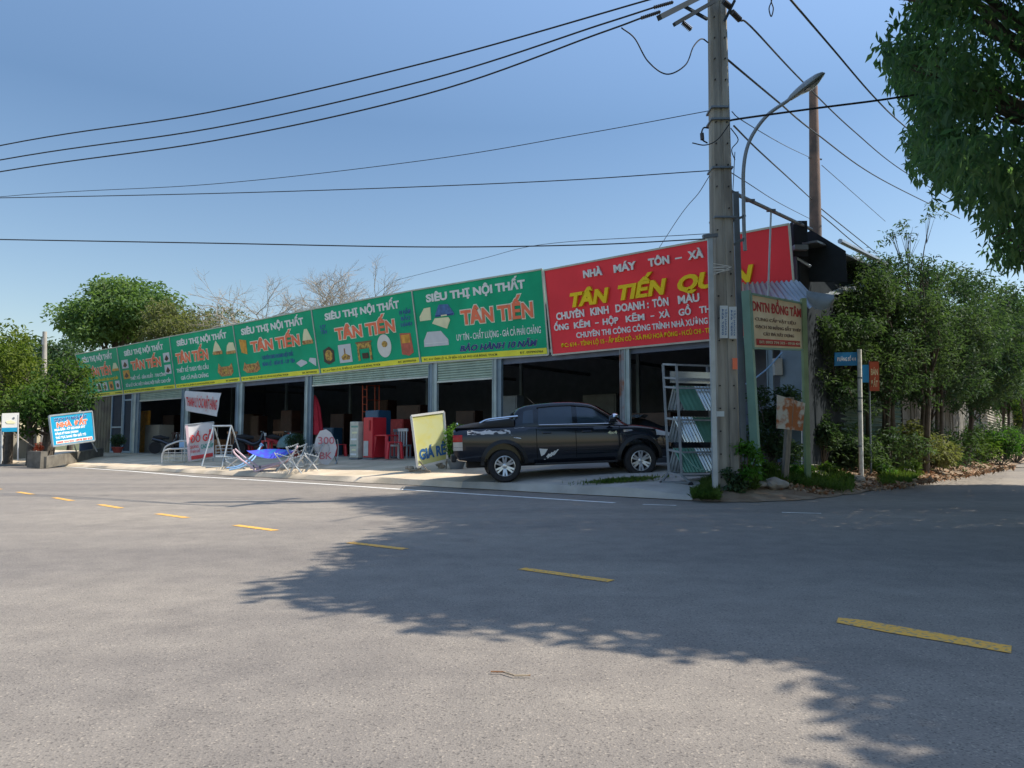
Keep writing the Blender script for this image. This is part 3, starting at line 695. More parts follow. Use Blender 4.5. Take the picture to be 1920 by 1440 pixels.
# climbing bolts in the face
m = MB()
for i in range(24):
    t = .03 + i * .037; c = a.lerp(b, t); w_ = .50 - .20 * t; d = .4 - .14 * t
    for sx_ in (-.62, .55):
        if rnd.random() < .7: m.tube([c + Vector((sx_ * w_ / 2, -d / 2 - .035, 0)), c + Vector((sx_ * w_ / 2, -d / 2 + .02, 0))], .014, 6)
m.build('bolt', 'rubber', pole)
def band(y, x0, x1, name='clamp_band'):
    m = MB(); c = a.lerp(b, (P(1350, y, ZP).z - pb_.z - a.z) / (b.z - a.z)); w_ = (x1 - x0) / F * ZP
    cx = P((x0 + x1) / 2, y, ZP).x - pb_.x
    m.box((cx, c.y, c.z), (w_, .42, .035)); m.build(name, 'galv_dark', pole)
for y, x0, x1 in ((412, 1334, 1376), (208, 1328, 1362), (320, 1330, 1370), (230, 1328, 1364)): band(y, x0, x1)
# crossarms at the top
m = MB()
def arm(mm, x0, y0, Z0, x1, y1, Z1, wd=.09): mm.bar(lp(x0, y0, Z0), lp(x1, y1, Z1), wd)
arm(m, 1236, 33, 13.4, 1420, -60, 15.6, .10); m.build('crossarm', 'arm_steel', pole)
m = MB(); arm(m, 1264, 46, 13.9, 1340, 2, 14.3, .07); m.build('crossarm', 'arm_steel', pole)
m = MB(); arm(m, 1280, 10, 14.0, 1326, 36, 14.4, .05); m.build('brace', 'arm_steel', pole)
m = MB(); arm(m, 1378, 0, 14.2, 1358, 40, 14.4, .04); m.build('brace', 'arm_steel', pole)
def insul(x0, y0, Z0, x1, y1, Z1, r=.055, nd=7):
    A, B = lp(x0, y0, Z0), lp(x1, y1, Z1); m = MB(); pts = []; rs = []
    for i in range(nd * 4 + 1):
        pts.append(A.lerp(B, i / (nd * 4))); rs.append(r if i % 4 in (1, 2) else r * .55)
    m.tube(pts, rs, 10); m.build('insulator', 'ceramic', pole)
insul(1280, 42, 14, 1296, 56, 14); insul(1372, 22, 14.3, 1388, 38, 14.5, .06); insul(1356, 2, 14.2, 1370, 14, 14.3, .06)
insul(1202, 34, 13.6, 1238, 22, 13.7, .035, 10); insul(1226, 14, 13.6, 1262, 4, 13.7, .035, 10)
# small fuse loop and brackets at mid height
m = MB(); m.tube(catmull([lp(1328, 240, 14.3), lp(1319, 240, 14.2), lp(1315, 252, 14.2), lp(1317, 262, 14.2), lp(1326, 268, 14.3)], 5), .016, 6); m.build('fuse_loop', 'cable', pole)
m = MB(); m.tube([lp(1316, 250, 14.2), lp(1317, 262, 14.2)], .04, 8); m.build('fuse', 'ceramic', pole)
m = MB(); m.tube(catmull([lp(1368, 232, 14.2), lp(1345, 262, 14.2), lp(1322, 272, 14.2), lp(1298, 268, 14.2)], 6), .012, 6)
m.tube(catmull([lp(1370, 240, 14.4), lp(1384, 262, 14.4), lp(1372, 280, 14.4), lp(1378, 300, 14.4)], 6), .01, 6)
m.tube([lp(1378, 285, 14.4), lp(1374, 362, 14.4)], .008, 5); m.build('service_wire', 'cable', pole)
# notices, tape and plate on the shaft
for x0, x1, y0, y1 in ((1350, 1365, 573, 634), (1367, 1381, 575, 635), (1344, 1358, 771, 781)):
    m = MB(); Z = 14.32; q = [P(x0, y1, Z), P(x1, y1, Z), P(x1, y0, Z), P(x0, y0, Z)]
    m.prism([p - pb_ for p in q], (0, .012, 0)); o = m.build('notice', 'paper', pole)
    if y1 - y0 > 30:
        w_ = x1 - x0
        for k, s_ in enumerate(('KHOAN', 'CẮT', 'BÊ TÔNG')):
            pass
        t_ = MB()
        for col in (.25, .62):
            g = lambda u, v, o_, col=col: P(x0 + w_ * (col + .22 * v), y1 - 6 - (y1 - y0 - 12) * u, Z - .008 - o_) - pb_
            add_text(t_, '0987 654' if col < .5 else 'KHOAN CẮT', g, 'blue_text', .01, ext=.002)
        t_.build('lettering', None, o)
m = MB()
for k in range(7):
    y0 = 497 + 24 * (k % 4) / 4 * .8; m.bar(lp(1331, y0 + 8 * (k % 3) - 4, 14.3), lp(1372, 500 + 5 * (k % 2), 14.3), .018, .01)
m.build('tied_string', 'white_board', pole)
m = MB(); m.box(lp(1378, 682, 14.33), (.09, .03, .22)); m.build('marker_plate', 'orange_text', pole)
# thin front post with bracket
c0 = P(1341, 922, 14.2); c0.z = .05
e = empty('steel_post', c0, 0, 'thin blue-grey square steel post at the front left of the big pole', 'post')
m = MB(); m.bar(Vector((0, 0, -.1)), P(1331, 442, 14.2) - c0, .085); m.build('shaft', 'galv', e)
m = MB(); m.bar(P(1318, 444, 14.15) - c0, P(1345, 441, 14.2) - c0, .07); m.build('bracket', 'galv_dark', e)
# rear steel post carrying a diagonal pipe
c0 = P(1395, 915, 15.4); c0.z = .3
e = empty('steel_post', c0, 0, 'dark grey steel post close behind the big pole, topped by a sloping pipe', 'post')
m = MB(); m.bar(Vector((0, 0, -.3)), P(1378, 361, 15.4) - c0, .15, .12); m.build('shaft', 'galv_dark', e)
m = MB(); a_, b_ = P(1372, 360, 15.4), P(1521, 430, 18.5); m.tube([a_ - c0, b_ - c0], .045, 8)
for t in (.2, .45, .8): m.box(a_.lerp(b_, t) - c0, (.2, .06, .06))
m.build('sloping_pipe', 'galv_dark', e)
m = MB(); p0 = a_.lerp(b_, .45); m.tube([p0 - c0, P(1440, 560, 16.8) - c0], .022, 6); m.build('hanging_rod', 'galv', e)

# street lamp
c0 = P(1396, 470, 14.75)
e = empty('street_lamp', c0, 0, 'curved grey street lamp arm clamped to the big concrete pole', 'street lamp')
m = MB(); pts = [(1397, 470), (1395, 430), (1394, 370), (1394, 320), (1400, 280), (1414, 248), (1440, 215), (1478, 188)]
m.tube(catmull([P(x, y, 14.75) - c0 for x, y in pts], 8), .038, 10); m.build('arm', 'lamp_grey', e, smooth=True)
for y, x0 in ((412, 1372), (455, 1374)):
    m = MB(); m.bar(P(x0, y + 4, 14.65) - c0, P(1397, y - 8, 14.75) - c0, .05); m.build('bracket', 'galv_dark', e)
A, B = P(1476, 190, 14.75), P(1546, 138, 14.75); ax = (B - A).normalized(); L = (B - A).length; upv = Vector((-ax.z, 0, ax.x)); sd_ = Vector((0, 1, 0))
m = MB(); nn_ = 14
prof = [(0, .035, .035), (.06, .05, .05), (.13, .09, .075), (.3, .15, .10), (.55, .18, .12), (.8, .165, .105), (.93, .11, .07), (1, .03, .02)]
rg = []
for t, wd, ht in prof:
    c = A + ax * L * t - c0
    rg.append([c + sd_ * math.cos(2 * math.pi * k / nn_) * wd + upv * (math.sin(2 * math.pi * k / nn_) * (ht if math.sin(2 * math.pi * k / nn_) > 0 else ht * .55)) for k in range(nn_)])
m.add([p for r in rg for p in r], [(i * nn_ + k, i * nn_ + (k + 1) % nn_, (i + 1) * nn_ + (k + 1) % nn_, (i + 1) * nn_ + k) for i in range(len(rg) - 1) for k in range(nn_)] + [tuple(range(nn_)), tuple((len(rg) - 1) * nn_ + k for k in range(nn_))])
m.build('lamp_head', 'lamp_grey', e, smooth=True)
m = MB(); c = A + ax * L * .62 - upv * .055 - c0
m.grid(lambda u, v: c + ax * (u - .5) * L * .5 + sd_ * (v - .5) * .26 - upv * (.06 * (1 - (2 * u - 1) ** 2) * (1 - (2 * v - 1) ** 2)), 8, 8); m.build('lens', 'lamp_glass', e, smooth=True)

# second pole, rust brown, behind the shop
c0 = P(1529, 760, 30); c0.z = 0
e = empty('utility_pole', c0, 0, 'brownish power pole rising behind the right end of the shop', 'power pole')
m = MB(); m.tube([Vector((0, 0, 0)), P(1529, 430, 30) - c0, P(1525, 162, 30) - c0], [.28, .24, .17], 10); m.build('shaft', 'pole_brown', e, smooth=True)
m = MB(); m.bar(P(1516, 296, 30) - c0, P(1541, 299, 30) - c0, .05); m.build('bracket', 'galv_dark', e)

# wires (each strung wire is a thing of its own)
def wire(label, pts, r, cat='wire', group='overhead wires', m_='cable', name='overhead_wire'):
    P_ = [P(*q) for q in pts]; o = P_[0]
    m = MB(); m.tube(catmull([p - o for p in P_], 10), r, 6); return m.build(name, m_, None, smooth=True, label=label, cat=cat, group=group, origin=None) if False else _w(m, name, m_, label, cat, group, o)
def _w(m, name, m_, label, cat, group, o):
    ob = m.build(name, m_, None, smooth=True, label=label, cat=cat, group=group); ob.location = o; return ob
wire('uppermost of the three thick wires sloping down to the left', [(-500, 385, 25), (0, 273, 21.5), (390, 211, 18.5), (800, 117, 16), (1215, 0, 13.8), (1262, -14, 13.7)], .018)
wire('middle one of the three thick wires at upper left', [(-500, 400, 25), (0, 300, 21.5), (400, 240, 18.5), (800, 150, 16), (1130, 45, 14.1), (1226, 14, 13.6)], .018)
wire('lowest of the three thick wires, ending at the crossarm insulator', [(-500, 412, 25), (0, 322, 21.5), (400, 264, 18.5), (800, 176, 16), (1120, 64, 14.1), (1202, 34, 13.6)], .018)
wire('thin wire crossing the sky to the pole beside the lamp arm', [(-500, 425, 24), (0, 369, 21), (400, 345, 18.5), (800, 300, 16.5), (1100, 250, 15.2), (1328, 208, 14.5)], .008)
wire('nearly level thin wire reaching the pole below the lamp arm', [(-500, 378, 20), (0, 371, 18), (500, 360, 16.5), (1000, 341, 15.2), (1330, 320, 14.5)], .010)
wire('level black wire sagging just above the green boards', [(-500, 440, 16), (0, 449, 15.5), (400, 456, 15), (800, 463, 14.8), (1100, 459, 14.6), (1322, 448, 14.4)], .012)
wire('faint wire slanting over the nearest green board', [(740, 526, 30), (900, 486, 25), (1020, 458, 20), (1330, 438, 14.5)], .007)
wire('jumper cable hanging in a loop left of the pole head', [(1165, 52, 13.8), (1190, 72, 13.9), (1215, 115, 14), (1250, 139, 14.1), (1285, 122, 14.2), (1300, 88, 14.3), (1315, 73, 14.4), (1328, 80, 14.5)], .014)
wire('kinked wire tied down to the top of the red board', [(1330, 330, 14.5), (1310, 362, 15.5), (1290, 385, 16.5), (1270, 412, 18), (1235, 466, 21)], .008)
wire('upper thick wire running from the pole head towards the big tree', [(1388, 38, 14.5), (1410, 52, 15), (1500, 148, 19), (1600, 245, 25), (1700, 325, 33), (1830, 400, 45)], .020)
wire('wire passing behind the lamp head and brown pole', [(1362, 110, 14.6), (1400, 142, 15.5), (1460, 192, 18), (1530, 250, 23), (1650, 335, 32), (1800, 410, 45)], .022)
wire('wire entering at the top right and reaching the big tree', [(1470, -15, 11), (1500, 20, 12), (1560, 90, 14.5), (1640, 183, 18), (1700, 240, 22), (1800, 320, 30)], .018)
wire('thick cable from the pole to the dark tree', [(1366, 228, 14.5), (1385, 223, 14.5), (1530, 203, 14.5), (1640, 189, 14.5), (1720, 177, 14.5)], .022)
wire('black wire descending from the clamp to the foot of the brown pole', [(1376, 236, 14.6), (1420, 280, 17), (1480, 335, 22), (1522, 374, 30)], .018)
wire('very thin wire between both poles', [(1372, 209, 14.6), (1395, 228, 15), (1470, 272, 22), (1520, 296, 30)], .010)
wire('thin wire falling away right of the brown pole', [(1541, 310, 30), (1600, 362, 38), (1660, 415, 48)], .014)
wire('thin wire from the low band towards the brown pole', [(1368, 322, 14.6), (1400, 342, 16.5), (1460, 380, 22), (1522, 412, 30)], .010)
wire('upper of two twisted cables leaving the foot of the brown pole', [(1538, 390, 30), (1560, 408, 32), (1600, 440, 36), (1645, 476, 42)], .022)
wire('lower of two twisted cables leaving the foot of the brown pole', [(1538, 402, 30), (1560, 420, 32), (1600, 454, 36), (1650, 492, 42)], .022)
wire('short wire end looped at the top edge of the sky', [(1446, -20, 12), (1447, 0, 12), (1442, 16, 12), (1446, 31, 12), (1450, 16, 12), (1446, 0, 12), (1452, -20, 12)], .010)

# lean-to with pale corrugated awning right of the red board
c0 = V(1500, 870, .6); c0.z = zb(c0)
e = empty('lean_to', c0, 0, 'pale corrugated lean-to shed built against the right end of the shop', 'shed')
fl = [V(1393, 560, 1.4), V(1562, 582, .4)]; bl_ = [V(1391, 529, .5), V(1492, 526, .35)]
def aw(u, v):
    lo = V(1393 + 152 * u, 561 + 12 * u + 6 * math.sin(u * 9), 1.5 - .7 * u); hi = V(1391 + 108 * u, 531 - 5 * u, .45)
    p = lo.lerp(hi, v); return p + Vector((0, 0, .028 * math.sin(u * 75))) - c0
m = MB(); m.grid(aw, 160, 4, (0, 0, -.012)); m.build('awning', 'white_sheet', e, smooth=True)
# upper roof going back to the right
def rf2(u, v):
    a_ = P(1492, 526, 18.9).lerp(P(1612, 476, 24.5), u); b_ = P(1500, 562, 18.3).lerp(P(1640, 540, 23.6), u)
    p = b_.lerp(a_, v); return p + Vector((0, 0, .012 * math.sin(u * 110))) - c0
m = MB(); m.grid(rf2, 120, 4, (0, 0, -.012)); m.build('side_roof', 'white_sheet', e, smooth=True)
m = MB()
def tarpf(u, v):
    x = 1512 + 52 * u; y = 545 + 8 * u + (12 + 20 * math.sin(math.pi * u) ** .7) * v
    return V(x, y, .9 + .1 * math.sin(v * 3)) - c0
m.grid(tarpf, 16, 8); m.build('tarpaulin', 'tarp', e, smooth=True)
def vpoly(mb, pts, off, h=None):
    q = [V(x, y, off) - c0 for x, y in pts]; mb.prism(q, h or -N * .04); return mb
vpoly(MB(), [(1463, 885), (1503, 885), (1503, 560), (1463, 556)], .3).build('wall', 'blue_sheet', e)
vpoly(MB(), [(1503, 885), (1575, 885), (1575, 560), (1503, 560)], -4.5).build('rear_wall', 'roof_dark', e)
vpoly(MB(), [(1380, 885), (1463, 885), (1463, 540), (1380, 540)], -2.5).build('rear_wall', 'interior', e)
m = MB(); c = V(1458, 688, .4) - c0; m.box(c, (.2, .14, .42)); o = m.build('meter_box', 'meter', e, bevel=.015)
m = MB(); m.tube(catmull([V(1467, 660, .5) - c0, V(1440, 690, .6) - c0, V(1412, 712, .7) - c0, V(1398, 720, .8) - c0], 6), .02, 6); m.build('hose', 'skyblue_tube', e)
# steel frame above: dark bracket box right of the red board
m = MB(); m.box(V(1497, 450, -.3) - c0, (.35, .3, .9)); m.build('gable_box', 'roof_dark', e)
m = MB(); m.tube([V(1487, 480, -.2) - c0, V(1520, 500, -.4) - c0], .04, 6); m.box(V(1500, 465, -.1) - c0, (.34, .2, .12)); m.build('gable_bracket', 'white_sheet', e)
m = MB(); q = [V(1487, 445, -1), V(1522, 432, -1), V(1585, 470, -1), V(1588, 528, -1), V(1487, 528, -1)]
m.prism([p - c0 for p in q], -N * .05); m.build('gable', 'roof_dark', e)
m = MB(); m.tube([V(1575, 452, -2.2) - c0, V(1664, 496, -6) - c0], .07, 6); m.build('roof_edge', 'white_sheet', e)

# Dong Tam sign on two green posts
c0 = P(1420, 905, 15.2); c0.z = zb(c0)
e = empty('sign_board', c0, 0, 'faded beige sign board headed by red words on two green posts right of the pole', 'sign')
bl, br, tl, tr = P(1412, 653, 15.0), P(1507, 656, 16.2), P(1407, 551, 15.0), P(1503, 569, 16.2)
nn = (br - bl).cross(tl - bl).normalized(); nn = nn if nn.y < 0 else -nn
def fn2(a, b, off=0.0): return (bl * (1 - a) + br * a) * (1 - b) + (tl * (1 - a) + tr * a) * b + nn * off - c0
m = MB(); m.prism([fn2(0, 0, -.04), fn2(1, 0, -.04), fn2(1, 1, -.04), fn2(0, 1, -.04)], nn * .04); m.build('panel', 'faded_board', e)
m = MB()
for a_, b_ in (((0, 0), (1, 0)), ((1, 0), (1, 1)), ((1, 1), (0, 1)), ((0, 1), (0, 0))): m.bar(fn2(*a_, .01), fn2(*b_, .01), .04, .04)
m.build('frame', 'post_green', e)
txt(e, fn2, 'DNTN ĐỒNG TÂM', .02, .97, .70, .88, 'faded_red', .03, ext=.006)
txt(e, fn2, 'CUNG CẤP VẬT LIỆU', .06, .85, .52, .58, 'faded_ink', .01); txt(e, fn2, 'GẠCH XI MĂNG SẮT THÉP', .06, .95, .38, .44, 'faded_ink', .01); txt(e, fn2, 'CÁT ĐÁ XÂY DỰNG', .2, .8, .25, .31, 'faded_ink', .01)
poly(e, fn2, rect(.06, .92, .06, .18), 'faded_red', 'address_strip'); txt(e, fn2, 'ĐT: 0903 774 315 - 0918 421', .10, .90, .095, .145, 'faded_board', .01, lift=.02)
m = MB(); m.bar(Vector((0, 0, -.1)), P(1399, 545, 15.0) - c0, .17, .10); m.build('post', 'post_green', e)
q0 = P(1514, 880, 16.2); q0.z = .1; m = MB(); m.bar(q0 - c0, P(1506, 560, 16.2) - c0, .13, .10); m.build('post', 'post_olive', e)

# rusty sign on a wooden post
c0 = P(1475, 904, 15.6); c0.z = zb(c0)
e = empty('sign_board', c0, 0, 'small rusted metal sign hanging crooked on a weathered wooden post', 'sign')
m = MB(); m.prism([P(1456, 803, 15.5) - c0, P(1505, 808, 15.8) - c0, P(1510, 756, 15.8) - c0, P(1457, 740, 15.5) - c0], (0, .02, 0)); m.build('panel', 'rusty_board', e)
m = MB(); m.bar(Vector((0, .16, -.1)), P(1482, 745, 15.76) - c0, .17, .10); m.build('post', 'old_wood', e)

# street-name pole with blue plate
c0 = P(1614, 866, 19); c0.z = zb(c0)
e = empty('street_sign', c0, 0, 'blue street-name plate on a white-painted pole in front of the green fence', 'street sign')
m = MB(); m.tube([Vector((0, 0, -.1)), P(1611, 655, 19) - c0], .055, 10); m.build('pole', 'white_paint', e, smooth=True)
for y in (707, 745, 770, 835):
    m = MB(); m.tube([P(1612, y, 19) - c0, P(1612, y + 3, 19) - c0], .062, 10); m.build('clamp_band', 'galv_dark', e)
bl, br, tl, tr = P(1565, 686, 18.9), P(1609, 685, 19), P(1565, 661, 18.9), P(1609, 660, 19)
def fn3(a, b, off=0.0): return (bl * (1 - a) + br * a) * (1 - b) + (tl * (1 - a) + tr * a) * b + Vector((0, -off, 0)) - c0
m = MB(); m.prism([fn3(0, 0), fn3(1, 0), fn3(1, 1), fn3(0, 1)], (0, .03, 0)); m.build('plate', 'street_blue', e)
txt(e, fn3, 'ĐƯỜNG SỐ 414', .1, .9, .35, .62, 'white_text', .02, ext=.004)
m = MB(); m.prism([P(1617, 717, 19.1) - c0, P(1629, 717, 19.1) - c0, P(1629, 684, 19.1) - c0, P(1617, 684, 19.1) - c0], (0, .02, 0)); m.build('side_plate', 'street_blue', e)
# orange sign
c0 = P(1632, 860, 19.6); c0.z = zb(c0)
e = empty('sign_board', c0, 0, 'narrow upright orange-red notice on a thin pipe beside the white street-sign pole', 'sign')
m = MB(); m.prism([P(1631, 733, 19.6) - c0, P(1649, 733, 19.6) - c0, P(1648, 678, 19.6) - c0, P(1630, 678, 19.6) - c0], (0, .02, 0)); m.build('panel', 'orange_paint', e)
t_ = MB()
for i, s_ in enumerate(('BÁN', 'ĐẤT')):
    add_text(t_, s_, lambda u, v, o_, i=i: P(1633 + 13 * u, 703 + 22 * i - 12 * v, 19.58 - o_) - c0, 'cream', .02, ext=.002)
t_.build('lettering', None, e)
m = MB(); m.tube([Vector((0, 0, -.1)), P(1629, 676, 19.65) - c0], .025, 6); m.build('pipe', 'galv_dark', e)

# fences along the side road
def fence_run(name, label, x0, Y0, x1, Y1, ztop0, ztop1, m_, corr=True):
    A, B = P(x0, 800, Y0), P(x1, 800, Y1); A.z = B.z = 0; e = empty(name, A, 0, label, 'fence'); d = B - A; L = d.length; t = d.normalized(); s_ = Vector((-t.y, t.x, 0))
    if corr:
        m = MB(); nn_ = int(L * 12); h = 2.0
        def f_(u, v):
            z = .3 + v * ((ztop0 + (ztop1 - ztop0) * u) - .3); return t * (u * L) + s_ * (.03 * math.sin(z * 42)) + Vector((0, 0, z))
        m.grid(f_, 24, 110); m.build('sheet', m_, e, smooth=True)
    else:
        n = int(L / .28)
        for k in range(n):
            m = MB(); u = k / n; h = ztop0 + (ztop1 - ztop0) * u + rnd.uniform(-.12, .08); m.box(t * (u * L + .14) + Vector((0, 0, (h + .2) / 2)) + s_ * rnd.uniform(-.02, .02), (.26, .03, h - .2), (t, s_, Vector((0, 0, 1)))); m.build('board', m_, e)
    n = max(2, int(L / 2.4))
    for k in range(n + 1):
        m = MB(); m.box(t * (L * k / n) + s_ * .08 + Vector((0, 0, 1.3)), (.08, .08, 2.4), (t, s_, Vector((0, 0, 1)))); m.build('post', 'galv_dark', e)
    return e
fence_run('metal_fence', 'green corrugated metal fence behind the white street-sign pole', 1566, 20.5, 1690, 25, 2.95, 2.95, 'fence_sheet')
fence_run('board_fence', 'grey board fence under the bushes along the side road', 1692, 25.1, 1836, 36, 2.9, 3.0, 'fence_board', False)
fence_run('metal_fence', 'far pale fence by the side road at the right edge', 1840, 36.5, 1905, 60, 3.0, 3.6, 'wall_plaster')

# =================================================================== trolley with roofing sheets
c0 = P(1290, 911, 15.35)
e = empty('rack_trolley', c0, 0, 'tall wheeled steel rack of corrugated roofing sheets beside the big pole', 'rack')
ZR = c0.y
def rp(x, y, dz=0.0): return P(x, y, ZR + dz) - c0
XB = [(1246, 682, 1253, 885), (1270, 684, 1279, 890)]
DX, DY = 1.05, .55                       # the rack runs on behind the pole
bd = Vector((1.0, .30, 0))
fr = MB()
frontL_t, frontL_b = rp(1243, 683), rp(1254, 886); frontR_t, frontR_b = rp(1268, 684, -.25), rp(1278, 892, -.25)
for t_, b_ in ((frontL_t, frontL_b), (frontR_t, frontR_b)):
    fr.bar(b_, t_, .045); fr.bar(b_ + bd, t_ + bd, .045)
lev = [.0, .13, .21, .40, .515, .64, .86, 1.0]
for k, t in enumerate([0.0, .125, .21, .50, .79, 1.0]):
    a1, a2 = frontL_t.lerp(frontL_b, t), frontR_t.lerp(frontR_b, t)
    fr.bar(a1, a2, .04); fr.bar(a1 + bd, a2 + bd, .04); fr.bar(a1, a1 + bd, .035); fr.bar(a2, a2 + bd, .035)
fr.build('frame', 'rack_grey', e)
ft = MB()
for off in (Vector(), bd):
    a1, a2 = frontL_b + off, frontR_b + off; g1 = Vector((a1.x - .12, a1.y + .12, .08)); g2 = Vector((a2.x + .16, a2.y - .10, .08))
    ft.bar(a1, g1, .04); ft.bar(a2, g2, .04); ft.bar(g1, g2, .04)
ft.build('foot', 'galv_dark', e)
for off in (Vector(), bd):
    for s_ in (0, 1):
        a1 = (frontL_b if s_ == 0 else frontR_b) + off; g = Vector((a1.x + (-.12 if s_ == 0 else .16), a1.y + (.12 if s_ == 0 else -.10), .05))
        m = MB(); m.lathe([(0, -.02), (.05, -.02), (.055, 0), (.05, .02), (0, .02)], 14, g, (Vector((1, 0, 0)), Vector((0, 0, 1)), Vector((0, 1, 0)))); m.build('caster', 'rubber', e)
# leaning stacks of sheets at three levels, as inverted V pairs
def sheets(y0, y1, segs):
    for dirn in (0, 1):
        for (u0, u1, mm, corr) in (segs if dirn else [(0, 1, 'silver_sheet', True)]):
            A = rp(1262, y0, -.12); Bb = rp(1284 if dirn else 1252, y1, -.30 if dirn else .1)
            def f_(u, v, A=A, Bb=Bb, u0=u0, u1=u1, corr=corr):
                uu = u0 + (u1 - u0) * u; p = A.lerp(Bb, v) + bd * uu; nn_ = (Bb - A).cross(bd).normalized()
                return p + nn_ * ((.014 if corr else .004) * math.sin(uu * (90 if corr else 60)))
            m = MB(); m.grid(f_, int(60 * (u1 - u0)) + 4, 2, (0, 0, .008)); m.build('roofing_sheet', mm, e, smooth=True)
sheets(724, 769, [(0, .45, 'green_sheet', False), (.45, 1, 'silver_sheet', True)])
sheets(782, 829, [(0, .42, 'silver_sheet', True), (.42, 1, 'green_sheet', False)])
sheets(841, 886, [(0, .45, 'green_sheet', True), (.45, 1, 'silver_sheet', True)])
m = MB(); a1 = rp(1256, 696, -.1); m.prism([a1, a1 + bd, a1 + bd + Vector((0, 0, -.24)), a1 + Vector((0, 0, -.24))], (0, -.01, 0)); m.build('top_sheet', 'silver_sheet', e)
# pale green hose drooping from the trolley
m = MB(); m.tube(catmull([rp(1278, 848, -.4), rp(1290, 862, -.45), rp(1308, 878, -.45), rp(1345, 887, -.4)], 6), .012, 6); m.build('strap', 'post_green', e)
# =================================================================== PICKUP TRUCK
# local frame: x forward, z up, the side seen in the photograph is -y; origin under the rear axle at x = 1.23
def sstep(xs, ys, x):
    i = max(0, min(len(xs) - 2, int(np.searchsorted(xs, x)) - 1)); t = (x - xs[i]) / (xs[i + 1] - xs[i]); t = max(0, min(1, t))
    return ys[i] + (ys[i + 1] - ys[i]) * t
HW = .93
def hwid(x): return HW * float(np.interp(x, [0, .12, .5, 1.2, 4.2, 4.75, 5.05, 5.25, 5.34], [.90, .955, .985, 1, 1, .985, .94, .84, .70]))
def zsh(x): return float(np.interp(x, [0, .1, 1.5, 2.0, 3.6, 4.1, 4.6, 4.95, 5.2, 5.34], [1.18, 1.22, 1.235, 1.24, 1.20, 1.16, 1.09, 1.02, .93, .82]))
def ztop(x): return float(np.interp(x, [0, .1, 1.5, 2.0, 3.6, 4.05, 4.4, 4.8, 5.08, 5.25, 5.34], [1.25, 1.30, 1.31, 1.30, 1.27, 1.255, 1.235, 1.175, 1.09, .98, .86]))
def zbot(x): return float(np.interp(x, [0, .15, .5, 1.9, 3.8, 4.9, 5.2, 5.34], [.62, .52, .50, .42, .42, .44, .46, .56]))
def body_ring(x):
    w_ = hwid(x); zs, zt, zb_ = zsh(x), ztop(x), zbot(x)
    return [(0, zb_), (.72 * w_ / HW, zb_), (w_ - .07, zb_ + .015), (w_ - .022, zb_ + .10), (w_ - .008, zb_ + .26), (w_, zb_ + .42), (w_ - .004, (zb_ + .42 + zs) / 2), (w_ - .012, zs - .08), (w_ - .03, zs), (w_ - .075, zs + (zt - zs) * .62), (w_ - .15, zt - .004), (w_ * .55, zt + .012), (0, zt + .03)]
def yside(x, z):
    r_ = body_ring(x)[2:10]; return float(np.interp(z, [q[1] for q in r_], [q[0] for q in r_]))
truck = empty('pickup_truck', (0, 0, 0), 0, 'black double-cab pickup truck with silver wheels and white stickers, parked on the forecourt', 'pickup truck')
XS = sorted(set([0, .05, .12, .3, .5] + list(np.linspace(.7, 4.7, 34)) + [4.8, 4.9, 5.0, 5.08, 5.16, 5.22, 5.28, 5.34]))
def half_mirror(rings):
    return [[(x, -y, z) for y, z in r] + [(x, y, z) for y, z in r[::-1][1:-1]] for x, r in rings]
def loft(rings):
    m = MB(); n = len(rings[0]); vv = [p for r in rings for p in r]
    fs = [(i * n + k, i * n + (k + 1) % n, (i + 1) * n + (k + 1) % n, (i + 1) * n + k) for i in range(len(rings) - 1) for k in range(n)]
    fs += [tuple(range(n))[::-1], tuple((len(rings) - 1) * n + k for k in range(n))]
    m.add(vv, fs); return m
bodyo = loft(half_mirror([(x, body_ring(x)) for x in XS])).build('body', 'truck_paint', truck)
RA, FA, WR = 1.16, 4.38, .385
cut = MB()
for ax_ in (RA, FA):
    cut.lathe([(0, -1.2), (.475, -1.2), (.475, -.55), (0, -.55)], 40, (ax_, 0, WR + .06), (Vector((1, 0, 0)), Vector((0, 0, 1)), Vector((0, 1, 0))))
    cut.lathe([(0, .55), (.475, .55), (.475, 1.2), (0, 1.2)], 40, (ax_, 0, WR + .06), (Vector((1, 0, 0)), Vector((0, 0, 1)), Vector((0, 1, 0))))
cuto = cut.build('cutter', 'truck_seam', weld=True)
md = bodyo.modifiers.new('b', 'BOOLEAN'); md.object = cuto; md.operation = 'DIFFERENCE'; md.solver = 'EXACT'
bpy.context.view_layer.update()
nm = bpy.data.meshes.new_from_object(bodyo.evaluated_get(bpy.context.evaluated_depsgraph_get()))
bodyo.modifiers.clear(); old = bodyo.data; bodyo.data = nm; bpy.data.meshes.remove(old); nm.materials.clear(); nm.materials.append(M['truck_paint'])
nm.polygons.foreach_set('use_smooth', [True] * len(nm.polygons)); nm.set_sharp_from_angle(angle=R(34))
cm_ = cuto.data; bpy.data.objects.remove(cuto); bpy.data.meshes.remove(cm_)
nm.name = 'body'
